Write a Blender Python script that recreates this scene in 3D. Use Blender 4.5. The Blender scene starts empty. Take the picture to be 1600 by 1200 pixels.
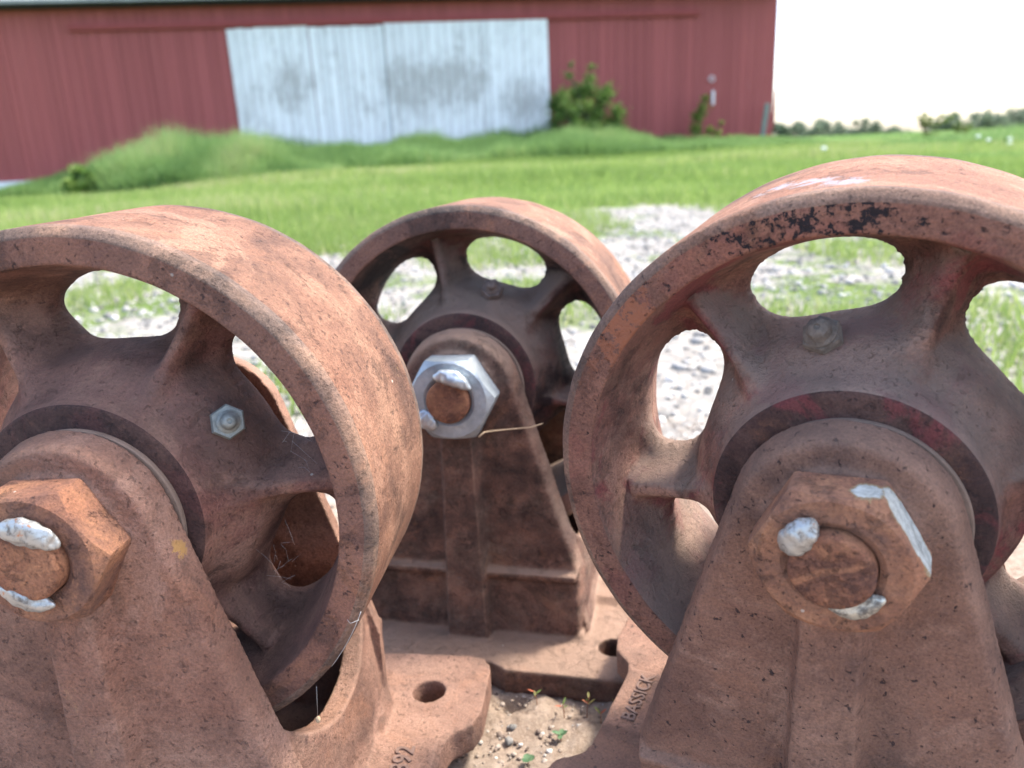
import bpy, bmesh, math, random
import numpy as np
from mathutils import Vector, Matrix, noise as mnoise

random.seed(7)
rng = np.random.default_rng(7)
S = bpy.context.scene
COL = S.collection
PI = math.pi

# ------------------------------------------------------------------ camera, sky, sun, exposure
cam_data = bpy.data.cameras.new('camera')
cam = bpy.data.objects.new('camera', cam_data)
COL.objects.link(cam)
S.camera = cam
cam_data.sensor_width = 36.0
cam_data.lens = 28.2
cam_data.clip_start = 0.01
cam_data.clip_end = 3000
cam_data.dof.use_dof = True
cam_data.dof.focus_distance = 0.37
cam_data.dof.aperture_fstop = 9.6
_m = Matrix(((0.99905, 0.04362, 0.0, 0.0),
             (-0.01246, 0.28542, -0.95832, 0.0),
             (-0.0418, 0.95741, 0.28569, 0.375),
             (0, 0, 0, 1)))
cam.matrix_world = _m

SUN_AZ = math.radians(68)      # clockwise from +Y (straight ahead): behind the casters, to the right
SUN_EL = math.radians(57)
world = bpy.data.worlds.new('World')
S.world = world
world.use_nodes = True
wt = world.node_tree
bgn = wt.nodes['Background']
sky = wt.nodes.new('ShaderNodeTexSky')
sky.sky_type = 'NISHITA'
sky.sun_disc = False
sky.sun_elevation = SUN_EL
sky.sun_rotation = SUN_AZ
sky.altitude = 100
sky.air_density = 0.75
sky.dust_density = 2.6
sky.ozone_density = 0.1
wt.links.new(sky.outputs[0], bgn.inputs[0])
bgn.inputs[1].default_value = 0.15
sd = bpy.data.lights.new('sun', 'SUN')
sd.energy = 1.5
sd.angle = math.radians(8.0)
sd.color = (1.0, 0.95, 0.86)
sun = bpy.data.objects.new('sun', sd)
COL.objects.link(sun)
sdir = Vector((math.sin(SUN_AZ) * math.cos(SUN_EL), math.cos(SUN_AZ) * math.cos(SUN_EL), math.sin(SUN_EL)))
sun.rotation_euler = sdir.to_track_quat('Z', 'Y').to_euler()
S.view_settings.view_transform = 'Standard'
S.view_settings.look = 'None'
S.view_settings.gamma = 1.0
S.view_settings.exposure = 2.22
S.view_settings.use_curve_mapping = False
S.render.engine = 'CYCLES'
S.cycles.max_bounces = 8
S.cycles.diffuse_bounces = 4
S.cycles.transparent_max_bounces = 6

# ------------------------------------------------------------------ object helpers
def props(o, label=None, cat=None, group=None, kind=None):
    if label: o['label'] = label
    if cat: o['category'] = cat
    if group: o['group'] = group
    if kind: o['kind'] = kind
    return o

def link(name, mesh, mats=None, parent=None):
    o = bpy.data.objects.new(name, mesh)
    COL.objects.link(o)
    if mats is not None:
        if not isinstance(mats, (list, tuple)): mats = [mats]
        if len(mesh.materials) < len(mats):
            for m in mats[len(mesh.materials):]: mesh.materials.append(m)
        for i, m in enumerate(mats):
            o.material_slots[i].link = 'OBJECT'
            o.material_slots[i].material = m
    if parent: o.parent = parent
    return o

def empty(name, mat=None, loc=(0, 0, 0)):
    o = bpy.data.objects.new(name, None)
    o.empty_display_size = 0.05
    COL.objects.link(o)
    if mat is not None: o.matrix_world = mat
    else: o.location = loc
    return o

def smooth(mesh, angle=None):
    mesh.polygons.foreach_set('use_smooth', [True] * len(mesh.polygons))
    if angle is not None:
        mesh.set_sharp_from_angle(angle=math.radians(angle))
    mesh.update()

def pymesh(name, v, f):
    me = bpy.data.meshes.new(name)
    me.from_pydata(v, [], f)
    me.update()
    return me

def npmesh(name, V, tris, tint=None):
    """fast mesh of triangles; V (n,3), tris (m,3); tint per vertex"""
    me = bpy.data.meshes.new(name)
    me.vertices.add(len(V)); me.vertices.foreach_set('co', np.asarray(V, dtype=np.float32).ravel())
    m = len(tris)
    me.loops.add(m * 3); me.loops.foreach_set('vertex_index', np.asarray(tris, dtype=np.int32).ravel())
    me.polygons.add(m)
    me.polygons.foreach_set('loop_start', np.arange(0, m * 3, 3, dtype=np.int32))
    me.polygons.foreach_set('loop_total', np.full(m, 3, dtype=np.int32))
    if tint is not None:
        a = me.attributes.new('tint', 'FLOAT', 'POINT')
        a.data.foreach_set('value', np.asarray(tint, dtype=np.float32))
    me.update(); me.validate()
    return me

def bm_box(bm, x0, x1, y0, y1, z0, z1):
    r = bmesh.ops.create_cube(bm, size=1)
    for v in r['verts']:
        v.co = Vector(((x0 + x1) / 2 + v.co.x * (x1 - x0), (y0 + y1) / 2 + v.co.y * (y1 - y0), (z0 + z1) / 2 + v.co.z * (z1 - z0)))
    return r['verts']

def bm_mesh(name, bm):
    me = bpy.data.meshes.new(name)
    bm.to_mesh(me); bm.free()
    return me

# ------------------------------------------------------------------ materials
def new_mat(name):
    m = bpy.data.materials.new(name)
    m.use_nodes = True
    return m, m.node_tree, m.node_tree.nodes['Principled BSDF']

class NT:
    """small helper round a node tree"""
    def __init__(self, nt, coord='Object', rand=True):
        self.nt = nt
        self.tc = nt.nodes.new('ShaderNodeTexCoord')
        self.obj = self.tc.outputs['Object']
        if rand:
            oi = nt.nodes.new('ShaderNodeObjectInfo')
            mul = self.math('MULTIPLY', oi.outputs['Random'], 7.3)
            add = nt.nodes.new('ShaderNodeVectorMath'); add.operation = 'ADD'
            nt.links.new(self.obj, add.inputs[0]); nt.links.new(mul, add.inputs[1])
            self.co = add.outputs[0]
            self.rand = oi.outputs['Random']
        else:
            self.co = self.obj
    def L(self, a, b): self.nt.links.new(a, b)
    def set(self, sock, v):
        if isinstance(v, bpy.types.NodeSocket): self.L(v, sock)
        else: sock.default_value = v
    def math(self, op, a, b=0.0, clamp=False):
        n = self.nt.nodes.new('ShaderNodeMath'); n.operation = op; n.use_clamp = clamp
        self.set(n.inputs[0], a); self.set(n.inputs[1], b)
        return n.outputs[0]
    def noise(self, scale, detail=4, rough=0.6, co=None, dist=0.0, stretch=None):
        n = self.nt.nodes.new('ShaderNodeTexNoise')
        n.inputs['Scale'].default_value = scale
        n.inputs['Detail'].default_value = detail
        n.inputs['Roughness'].default_value = rough
        n.inputs['Distortion'].default_value = dist
        c = co or self.co
        if stretch:
            mp = self.nt.nodes.new('ShaderNodeMapping')
            mp.inputs['Scale'].default_value = stretch
            self.L(c, mp.inputs['Vector']); c = mp.outputs[0]
        self.L(c, n.inputs['Vector'])
        return n.outputs['Fac']
    def ramp(self, fac, stops, interp='LINEAR'):
        n = self.nt.nodes.new('ShaderNodeValToRGB')
        n.color_ramp.interpolation = interp
        e = n.color_ramp.elements
        while len(e) < len(stops): e.new(0.5)
        for i, (p, c) in enumerate(stops):
            e[i].position = p
            e[i].color = (*c, 1) if len(c) == 3 else c
        self.L(fac, n.inputs[0])
        return n.outputs[0]
    def step(self, fac, lo, hi):
        n = self.nt.nodes.new('ShaderNodeMapRange')
        n.interpolation_type = 'SMOOTHSTEP'
        self.set(n.inputs[0], fac)
        n.inputs[1].default_value = lo; n.inputs[2].default_value = hi
        return n.outputs[0]
    def mix(self, fac, a, b, mode='MIX'):
        n = self.nt.nodes.new('ShaderNodeMix'); n.data_type = 'RGBA'; n.blend_type = mode
        self.set(n.inputs[0], fac)
        for s, v in ((n.inputs[6], a), (n.inputs[7], b)):
            if isinstance(v, bpy.types.NodeSocket): self.L(v, s)
            else: s.default_value = (*v, 1)
        return n.outputs[2]
    def sep(self, v):
        n = self.nt.nodes.new('ShaderNodeSeparateXYZ'); self.L(v, n.inputs[0]); return n.outputs
    def bump(self, h, dist, strength=1.0, normal=None):
        n = self.nt.nodes.new('ShaderNodeBump')
        n.inputs['Strength'].default_value = strength
        n.inputs['Distance'].default_value = dist
        self.L(h, n.inputs['Height'])
        if normal is not None: self.L(normal, n.inputs['Normal'])
        return n.outputs[0]
    def near(self, p, r0, r1):
        """1 near the object-space point p, falling to 0 between r0 and r1"""
        n = self.nt.nodes.new('ShaderNodeVectorMath'); n.operation = 'DISTANCE'
        self.L(self.obj, n.inputs[0]); n.inputs[1].default_value = p
        return self.step(n.outputs['Value'], r1, r0)

def rust(name, dark, mid, light, orange=0.25, pits=0.35, dust=0.0, red=0.0, bump=1.0, rough=0.82,
         dustcol=(0.21, 0.18, 0.14), chips=None, flakes=None, metal=0.0, specks=0.3, scale=1.0, ochre=0.0, streak=None, soot=0.0, edges=0.0, edgecol=(0.33, 0.19, 0.13), blotch=0.5, patches=None, flakecol=(0.34, 0.13, 0.07)):
    dark, mid, light = [(c_[0] * 1.45, c_[1] * 1.50, c_[2] * 1.30) for c_ in (dark, mid, light)]
    m, nt, p = new_mat(name)
    t = NT(nt)
    n1 = t.noise(22 * scale, 9, 0.68, dist=0.4, stretch=streak)
    c = t.ramp(n1, [(0.34, dark), (0.5, mid), (0.66, light)])
    # slow drifts of hue
    n0 = t.noise(7 * scale, 3, 0.5)
    c = t.mix(t.math('MULTIPLY', t.step(n0, 0.42, 0.68), 0.45), c, (mid[0] * 1.25, mid[1] * 1.0, mid[2] * 0.9))
    nd = t.noise(11 * scale, 7, 0.72, dist=0.7)
    c = t.mix(t.math('MULTIPLY', t.step(nd, 0.53, 0.62), 0.6), c, tuple(k_ * q_ for k_, q_ in zip(light, (1.12, 1.12, 1.15))))
    nk = t.noise(34 * scale, 8, 0.75, dist=0.4)
    c = t.mix(t.math('MULTIPLY', t.step(nk, 0.56, 0.62), blotch), c, tuple(k_ * 0.55 for k_ in dark))
    # orange fresh rust
    n2 = t.noise(13 * scale, 8, 0.72, dist=0.8)
    f2 = t.math('MULTIPLY', t.step(n2, 0.54, 0.64), min(1.0, orange * 1.1))
    c = t.mix(f2, c, (0.36, 0.160, 0.085))
    if ochre:
        n9 = t.noise(16, 10, 0.8, dist=0.6, stretch=streak)
        c = t.mix(t.math('MULTIPLY', t.step(n9, 0.62, 0.70), ochre), c, (0.50, 0.30, 0.14))
        c = t.mix(t.math('MULTIPLY', t.step(t.noise(38, 9, 0.82), 0.66, 0.72), ochre), c, (0.52, 0.44, 0.34))
    if red:
        n3 = t.noise(19 * scale, 6, 0.7, dist=1.0)
        c = t.mix(t.math('MULTIPLY', t.step(n3, 0.50, 0.60), red), c, (0.24, 0.052, 0.055))
    # fine grain
    n4 = t.noise(760, 5, 0.8)
    g = t.ramp(n4, [(0.28, (0.48, 0.46, 0.46)), (0.5, (1, 1, 1)), (0.72, (1.5, 1.46, 1.42))])
    c = t.mix(1.0, c, g, 'MULTIPLY')
    # dark pits
    n5 = t.noise(330, 4, 0.62, dist=0.3)
    pit = t.step(n5, 0.62, 0.67)
    c = t.mix(t.math('MULTIPLY', pit, pits), c, (0.035, 0.022, 0.024))
    n6 = t.noise(55, 7, 0.75)
    pit2 = t.step(n6, 0.64, 0.74)
    c = t.mix(t.math('MULTIPLY', pit2, pits * 0.8), c, (0.05, 0.03, 0.032))
    if soot:  # large near-black patches scattered by noise
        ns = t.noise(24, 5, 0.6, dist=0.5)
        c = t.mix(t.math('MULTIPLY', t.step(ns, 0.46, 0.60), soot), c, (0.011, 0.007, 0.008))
    if edges:
        gp = nt.nodes.new('ShaderNodeNewGeometry')
        ef = t.math('ADD', gp.outputs['Pointiness'], t.math('MULTIPLY', t.math('SUBTRACT', n1, 0.5), 0.06))
        c = t.mix(t.math('MULTIPLY', t.step(ef, 0.515, 0.56), edges), c, edgecol)
    chip_h = None
    if chips:
        mask = None
        for (q, r0, r1) in chips:
            k = t.near(q, r0, r1)
            mask = k if mask is None else t.math('MAXIMUM', mask, k)
        n7 = t.noise(330, 6, 0.74, dist=0.2)
        thr = t.math('ADD', t.math('ADD', t.math('MULTIPLY', n7, 0.88), t.math('MULTIPLY', t.noise(60, 3, 0.6), 0.12)), t.math('MULTIPLY', mask, 0.135))
        cf = t.step(thr, 0.625, 0.64)
        c = t.mix(cf, c, (0.024, 0.017, 0.019))
        chip_h = cf
    if flakes:
        mask = None
        for (q, r0, r1) in flakes:
            k = t.near(q, r0, r1)
            mask = k if mask is None else t.math('MAXIMUM', mask, k)
        n8 = t.noise(120, 7, 0.75)
        cf2 = t.step(t.math('ADD', n8, t.math('MULTIPLY', mask, 0.14)), 0.60, 0.62)
        c = t.mix(t.math('MULTIPLY', cf2, mask), c, flakecol)
    if dust:
        geo = nt.nodes.new('ShaderNodeNewGeometry')
        z = t.sep(geo.outputs['Normal'])[2]
        n10 = t.noise(30, 6, 0.65)
        n11 = t.noise(450, 4, 0.7)
        df = t.math('ADD', t.math('ADD', z, t.math('MULTIPLY', n10, 1.1)), t.math('MULTIPLY', n11, 0.5))
        df = t.math('MULTIPLY', t.step(df, 0.62, 1.45), dust)
        c = t.mix(df, c, dustcol)
    if specks:
        v = nt.nodes.new('ShaderNodeTexVoronoi'); v.inputs['Scale'].default_value = 95
        t.L(t.co, v.inputs['Vector'])
        sx = t.sep(v.outputs['Color'])
        sp = t.math('MULTIPLY', t.step(v.outputs['Distance'], 0.085, 0.05), t.step(sx[0], 0.93, 0.95))
        c = t.mix(t.math('MULTIPLY', sp, specks * 2, True), c, (0.62, 0.58, 0.50))
    if patches:  # pale highlight painted into the colour round the given points
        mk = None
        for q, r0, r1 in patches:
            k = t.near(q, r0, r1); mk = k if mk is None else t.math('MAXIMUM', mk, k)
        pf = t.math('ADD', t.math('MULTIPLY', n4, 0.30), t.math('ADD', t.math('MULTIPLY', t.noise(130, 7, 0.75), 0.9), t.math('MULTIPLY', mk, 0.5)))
        glintcol = t.ramp(t.noise(320, 5, 0.7), [(0.3, (0.34, 0.36, 0.32)), (0.6, (0.60, 0.63, 0.58))])
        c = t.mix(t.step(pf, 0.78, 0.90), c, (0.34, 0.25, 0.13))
        c = t.mix(t.step(pf, 0.88, 1.0), c, glintcol)
    t.L(c, p.inputs['Base Color'])
    rr = t.math('ADD', t.math('MULTIPLY', n4, 0.25), rough - 0.12)
    t.L(rr, p.inputs['Roughness'])
    p.inputs['Metallic'].default_value = metal
    p.inputs['Specular IOR Level'].default_value = 0.35
    h = t.math('ADD', t.math('MULTIPLY', n4, 0.5), t.math('MULTIPLY', t.noise(170, 6, 0.7), 1.0))
    h = t.math('SUBTRACT', h, t.math('MULTIPLY', pit, 0.5))
    h = t.math('SUBTRACT', h, t.math('MULTIPLY', t.step(nk, 0.55, 0.60), 0.5 * blotch))
    if chip_h is not None: h = t.math('SUBTRACT', h, t.math('MULTIPLY', chip_h, 0.45))
    nb = t.bump(h, 0.0017 * bump)
    t.L(nb, p.inputs['Normal'])
    return m

def zinc(name, rusty=0.4, patches=None):
    m, nt, p = new_mat(name)
    t = NT(nt)
    n1 = t.noise(60, 6, 0.65)
    c = t.ramp(n1, [(0.3, (0.24, 0.28, 0.31)), (0.55, (0.40, 0.45, 0.48)), (0.75, (0.55, 0.58, 0.58))])
    n2 = t.noise(45, 8, 0.75, dist=0.7)
    lo = 0.72 - rusty * 0.35
    rf = t.step(n2, lo, lo + 0.06)
    if patches:
        mk = None
        for q, r0, r1 in patches:
            k = t.near(q, r0, r1); mk = k if mk is None else t.math('MAXIMUM', mk, k)
        rf = t.step(t.math('SUBTRACT', t.math('ADD', t.math('ADD', t.math('MULTIPLY', n2, 0.6), t.math('MULTIPLY', t.noise(240, 6, 0.75), 0.6)), 0.16), t.math('MULTIPLY', mk, 0.52)), 0.38, 0.56)
        c = t.ramp(t.noise(300, 5, 0.7), [(0.3, (0.42, 0.43, 0.37)), (0.6, (0.66, 0.69, 0.66))])
    n3 = t.noise(120, 7, 0.7)
    rc = t.ramp(n3, [(0.28, (0.07, 0.036, 0.032)), (0.52, (0.185, 0.082, 0.055)), (0.78, (0.36, 0.17, 0.08))])
    c = t.mix(rf, c, rc)
    t.L(c, p.inputs['Base Color'])
    t.L(t.math('MULTIPLY', t.math('SUBTRACT', 1.0, rf), 0.2 if patches else 0.55), p.inputs['Metallic'])
    t.L(t.math('ADD', t.math('MULTIPLY', rf, 0.3), 0.42), p.inputs['Roughness'])
    t.L(t.bump(t.noise(260, 6, 0.7), 0.0007), p.inputs['Normal'])
    return m

def weldmat(name, col=(0.44, 0.45, 0.43), rusty=0.6, rough=0.42):
    m, nt, p = new_mat(name)
    t = NT(nt)
    n1 = t.noise(230, 5, 0.7, dist=0.5)
    rf = t.step(n1, 0.60 - rusty * 0.25, 0.84 - rusty * 0.25)
    c = t.mix(rf, col, (0.20, 0.18, 0.15))
    n2 = t.noise(90, 6, 0.7)
    c = t.mix(t.math('MULTIPLY', t.step(n2, 0.60, 0.66), rusty * 1.6, True), c, (0.45, 0.17, 0.05))
    t.L(c, p.inputs['Base Color'])
    p.inputs['Metallic'].default_value = 0.75
    t.L(t.math('ADD', t.math('MULTIPLY', rf, 0.4), rough), p.inputs['Roughness'])
    t.L(t.bump(t.noise(260, 3, 0.5), 0.0005), p.inputs['Normal'])
    return m

def plain(name, col, rough=0.7, var=0.25, sc=30, metal=0.0, bumpd=0.0):
    m, nt, p = new_mat(name)
    t = NT(nt)
    n = t.noise(sc, 6, 0.65)
    c = t.ramp(n, [(0.3, tuple(k * (1 - var) for k in col)), (0.7, tuple(min(1, k * (1 + var)) for k in col))])
    t.L(c, p.inputs['Base Color'])
    p.inputs['Roughness'].default_value = rough
    p.inputs['Metallic'].default_value = metal
    if bumpd: t.L(t.bump(t.noise(sc * 6, 5, 0.7), bumpd), p.inputs['Normal'])
    return m

# rust colours, per caster and per surface of the casting
BODY_L = rust('rusty iron left bracket', (0.085, 0.045, 0.038), (0.165, 0.085, 0.068), (0.235, 0.130, 0.105), orange=0.30, pits=0.4, blotch=0.35, dust=0.25, ochre=0.25, dustcol=(0.32, 0.215, 0.155), edges=0.35, flakes=[((0.047, -0.017, -0.008), 0.002, 0.008)], flakecol=(0.55, 0.30, 0.09))
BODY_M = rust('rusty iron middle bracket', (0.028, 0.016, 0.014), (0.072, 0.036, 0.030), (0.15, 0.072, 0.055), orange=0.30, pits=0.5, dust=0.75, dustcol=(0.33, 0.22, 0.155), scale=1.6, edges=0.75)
BODY_R = rust('rusty iron right bracket', (0.080, 0.045, 0.040), (0.150, 0.080, 0.064), (0.215, 0.118, 0.092), orange=0.22, pits=0.9, blotch=0.22, dust=0.25, dustcol=(0.32, 0.215, 0.155), edges=0.3)
def treads(nm, k, **kw):
    return rust('rusty tread ' + nm, (0.095 * k, 0.048 * k, 0.037 * k), (0.175 * k, 0.086 * k, 0.062 * k), (0.265 * k, 0.142 * k, 0.102 * k), pits=0.45, specks=0.4, bump=1.2, edges=0.3, edgecol=(0.38, 0.24, 0.18), **kw)
TREAD_L = treads('left', 0.9, orange=0.4, ochre=0.9)
TREAD_M = treads('middle', 0.95, orange=0.35)
TREAD_R = treads('right', 1.1, orange=0.3, ochre=0.5, flakes=[((0.1265, 0.022, -0.018), 0.003, 0.016), ((0.1265, 0.034, -0.004), 0.003, 0.016), ((0.1265, 0.046, 0.012), 0.003, 0.015)], flakecol=(0.36, 0.33, 0.35))
def faces(nm, k=1.0, **kw):
    return rust('rusty rim face ' + nm, (0.075 * k, 0.042 * k, 0.038 * k), (0.150 * k, 0.075 * k, 0.062 * k), (0.215 * k, 0.105 * k, 0.080 * k), **kw)
FACE_L = faces('left', 1.0, orange=0.45, pits=0.7, bump=1.6)
FACE_M = faces('middle', 0.85, orange=0.55, pits=0.5)
def webs(nm, k=1.0, darkpatch2=0.0, **kw):
    return rust('rusty web ' + nm, (0.046 * k, 0.022 * k, 0.021 * k), (0.112 * k, 0.054 * k, 0.047 * k), (0.180 * k, 0.098 * k, 0.078 * k), orange=0.15, pits=0.35, soot=0.42 + darkpatch2 * 1.2, **kw)
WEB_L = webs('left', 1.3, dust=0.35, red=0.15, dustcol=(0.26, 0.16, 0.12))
WEB_M = webs('middle', 0.6, dust=0.6, red=0.25, dustcol=(0.30, 0.215, 0.16), darkpatch2=0.4)
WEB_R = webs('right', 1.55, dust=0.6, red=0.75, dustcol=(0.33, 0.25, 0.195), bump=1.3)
def rings(nm, red, **kw):
    return rust('dark hub ring ' + nm, (0.018, 0.011, 0.012), (0.042, 0.022, 0.022), (0.085, 0.045, 0.040), orange=0.25, pits=0.6, red=red, bump=1.3, **kw)
RING_L = rings('left', 0.1); RING_M = rings('middle', 0.3); RING_R = rings('right', 0.55, specks=0.8)
CHAMFER = rust('worn rim chamfer', (0.060, 0.045, 0.043), (0.125, 0.082, 0.072), (0.215, 0.130, 0.100), orange=0.35, pits=0.4, bump=1.2)
WASHER = plain('dusty washer', (0.19, 0.13, 0.095), 0.9, 0.25, 80, 0, 0.0006)
NUT_L = rust('rusty nut left', (0.075, 0.042, 0.040), (0.165, 0.078, 0.056), (0.27, 0.125, 0.075), orange=0.4, pits=0.5, specks=0.6, scale=2.2)
def _na(r, deg, y): return (r * math.cos(math.radians(deg)) * 0.001, y * 0.001, r * math.sin(math.radians(deg)) * 0.001)
NUT_R = rust('rusty nut right with painted glint', (0.085, 0.045, 0.040), (0.19, 0.085, 0.058), (0.29, 0.135, 0.080), orange=0.55, pits=0.6, scale=2.2, edges=0.4, patches=[(_na(28.5, 50, -34), 0.005, 0.011), (_na(28, 38, -33), 0.006, 0.011), (_na(28, 24, -34), 0.006, 0.011), (_na(29, 10, -35), 0.005, 0.010), (_na(29, 72, -36), 0.002, 0.009), (_na(29, -12, -37), 0.001, 0.007)])  # patches paint a bright reflection onto the upper right facets
NUT_M = zinc('zinc nut', 0.28)
AXLE = rust('rusty axle end', (0.085, 0.04, 0.035), (0.165, 0.068, 0.045), (0.27, 0.12, 0.07), orange=0.6, pits=0.55, scale=2.5)
WELD = weldmat('weld metal')
WELD_O = weldmat('old weld metal', (0.55, 0.54, 0.46), 0.75, 0.45)
WELD_M = weldmat('grey weld metal', (0.50, 0.54, 0.56), 0.2, 0.4)
GREASE = plain('galvanised fitting', (0.27, 0.28, 0.25), 0.5, 0.3, 200, 0.5, 0.0004)
GREASE_D = plain('dust caked fitting', (0.19, 0.155, 0.125), 0.9, 0.35, 260, 0.0, 0.001)

# ------------------------------------------------------------------ caster geometry (metres, local X right, Y away along the axle, Z up, origin on the axle at the front rim plane)
MM = 0.001
MID = 50.4   # middle plane of the wheel

def superF(r, th):
    """implicit function of the six cored holes, <0 inside"""
    q = (th + PI / 6) % (PI / 3) - PI / 6        # hole centres at multiples of 60 degrees
    dr = (r - 85.0) / 17.0
    hw = np.radians(20.8)
    return (np.abs(dr) ** 2.5 + np.abs(q / hw) ** 2.5) ** (1 / 2.5) - 1, dr, q

def wheel_mesh():
    NTH = 720
    web_r = list(np.arange(104.5, 53.2, -0.95))
    prof = [(127.1, MID), (127.1, 40), (127.1, 28), (127.1, 16), (127.1, 8), (127.0, 4.2), (126.8, 3.3), (126.3, 2.5), (125.3, 1.6),
            (124.2, 0.7), (123.4, 0.25), (122.6, 0.05), (120, 0), (117, 0), (114, 0), (112.3, 0.05), (111.6, 0.3), (111.15, 0.8), (110.9, 1.6), (110.2, 5),
            (109.0, 11), (107.6, 17), (106.2, 23), (105.2, 27)]
    base_pts = [(53.0, -4.6), (53.7, 1), (54.8, 6), (57, 10.5), (60, 14.5), (63.3, 18.5), (66.2, 23.5), (68.2, 30), (69.8, 36), (72, 40.5), (77, 43.3), (84, 44), (92, 44), (97, 43), (101, 39.5), (104.5, 32)]
    bx = np.array([p[0] for p in base_pts]); by = np.array([p[1] for p in base_pts])
    ridge = [(53, -4.6), (54.5, 3.5), (57, 8), (62, 12), (68, 15.5), (76, 19), (85, 22), (95, 24.5), (104.5, 26)]
    rx = np.array([p[0] for p in ridge]); ry = np.array([p[1] for p in ridge])
    hubp = [(52.8, -5.2), (52.2, -5.8), (51.2, -6.1), (48, -6.2), (44, -6.2), (40, -6.2), (20, -6.2)]
    rr = [p[0] for p in prof] + web_r + [p[0] for p in hubp]
    zone = [0] * len(prof) + [1] * len(web_r) + [2] * len(hubp)
    ybase = [p[1] for p in prof] + list(np.interp(web_r, bx, by)) + [p[1] for p in hubp]
    th = np.arange(NTH) * 2 * PI / NTH
    R, T = np.meshgrid(rr, th, indexing='ij')
    Y = np.repeat(np.array(ybase)[:, None], NTH, 1)
    Z = np.repeat(np.array(zone)[:, None], NTH, 1)
    # spoke ridges at 30 + 60k degrees
    q = (T % (PI / 3)) - PI / 6
    a = np.abs(R * q)
    g = 1.0 / (1.0 + (a / (6.6 + 1.2 * np.cos(T * 3 + 1))) ** 3.4)
    yr = np.interp(R, rx, ry)
    w = (Z == 1)
    dlt = np.where(w, (Y - np.minimum(yr, Y)) * g, 0)
    Ybase0 = Y.copy()
    Y = np.where(w, Y - dlt, Y)
    # irregular casting
    for i in range(len(rr)):
        for sgn in (0,):
            pass
    wob = 0.45 * np.sin(T * 5 + 1.0) * np.sin(R * 0.21) + 0.25 * np.sin(T * 11 + R * 0.13) + 0.2 * np.sin(T * 23 + R * 0.31)
    Y = np.where(w, Y + wob, Y)
    R = np.where(Z == 0, R + 0.10 * np.sin(T * 9 + Y) + 0.08 * np.sin(T * 31 + 2), R)
    F, dr, qh = superF(R, T)
    rough_edge = 0.009 * np.sin(T * 67 + R * 0.9) + 0.006 * np.sin(T * 151 + R * 1.7) + 0.004 * np.sin(T * 239 - R * 2.9)
    Fs = F.copy()
    F = F + rough_edge
    inside = w & (F < 0)
    ni, nj = R.shape
    # faces
    I, J = np.meshgrid(np.arange(ni - 1), np.arange(nj), indexing='ij')
    J2 = (J + 1) % nj
    corners = np.stack([I * nj + J, I * nj + J2, (I + 1) * nj + J2, (I + 1) * nj + J], -1).reshape(-1, 4)
    ins = inside.ravel()
    keep = ~ins[corners].all(1)
    fc = corners[keep]
    # snap inner vertices that are still used
    used = np.zeros(ni * nj, bool); used[fc.ravel()] = True
    snap = used & ins
    k = 1.0 / np.maximum(1 + F.ravel() , 0.3)
    hc = T.ravel() - qh.ravel()
    Rf = R.ravel().copy(); Tf = T.ravel().copy(); Yf = Y.ravel().copy()
    Rf[snap] = 85.0 + (Rf[snap] - 85.0) * k[snap]
    Tf[snap] = hc[snap] + qh.ravel()[snap] * k[snap]
    d = np.where(snap, 0, np.maximum(np.where(Fs.ravel() < 0.02, F.ravel(), Fs.ravel()), 0) * 17.0)
    lip = 3.2
    u = np.clip(d / lip, 0, 1)
    s = np.sqrt(1 - (1 - u) ** 2)
    PART = 48.0
    Ysn = np.interp(Rf, bx, by)
    Yl = PART - (PART - Yf) * s
    Yf = np.where(w.ravel(), Yl, Yf)
    front = np.stack([Rf * np.cos(Tf), Yf, Rf * np.sin(Tf)], -1)
    # the back sheet is the mirror image about the middle plane
    # the hub is shorter and slimmer at the back
    lim = np.interp(R, [53.3, 56, 60, 64, 67, 70, 74, 80], [79, 75, 69, 63.5, 59.5, 57.5, 58, 58.3])
    yb_t = np.minimum(2 * MID - Ybase0, np.where(R < 80, lim, 999)) + 0.55 * dlt
    Yb = 2 * MID - Y
    Yb = np.where(w, yb_t, Yb)
    hb = np.interp(R, [20, 40, 44, 48, 51.2, 52.2, 52.8, 53.3], [97, 97, 94, 87, 82, 80.6, 79.8, 79])
    Yb = np.where(Z == 2, hb, Yb).ravel()
    Yb = np.where(w.ravel(), PART + (Yb - PART) * s, Yb)
    back = np.stack([Rf * np.cos(Tf), Yb, Rf * np.sin(Tf)], -1)
    V = np.concatenate([front, back]) * MM
    off = ni * nj
    fb = fc[:, ::-1] + off
    faces = np.concatenate([fc, fb])
    zf = np.array(zone)[fc[:, 0] // nj]
    ringi = fc[:, 0] // nj
    mat = np.zeros(len(fc), int)
    mat[ringi >= 8] = 1                       # rim face and chamfer
    mat[(ringi >= 4) & (ringi < 11)] = 4      # worn chamfer
    mat[ringi >= 17] = 2                      # inner wall, web, spokes
    mat[zf == 2] = 3
    mat = np.concatenate([mat, mat])
    # drop unused vertices
    used2 = np.zeros(len(V), bool); used2[faces.ravel()] = True
    idx = np.cumsum(used2) - 1
    V = V[used2]; faces = idx[faces]
    me = pymesh('wheel', V.tolist(), faces.tolist())
    me.polygons.foreach_set('material_index', mat.tolist())
    bm = bmesh.new(); bm.from_mesh(me)
    bmesh.ops.remove_doubles(bm, verts=bm.verts, dist=0.00004)
    bmesh.ops.recalc_face_normals(bm, faces=bm.faces)
    bm.to_mesh(me); bm.free()
    smooth(me, 50)
    return me

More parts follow.
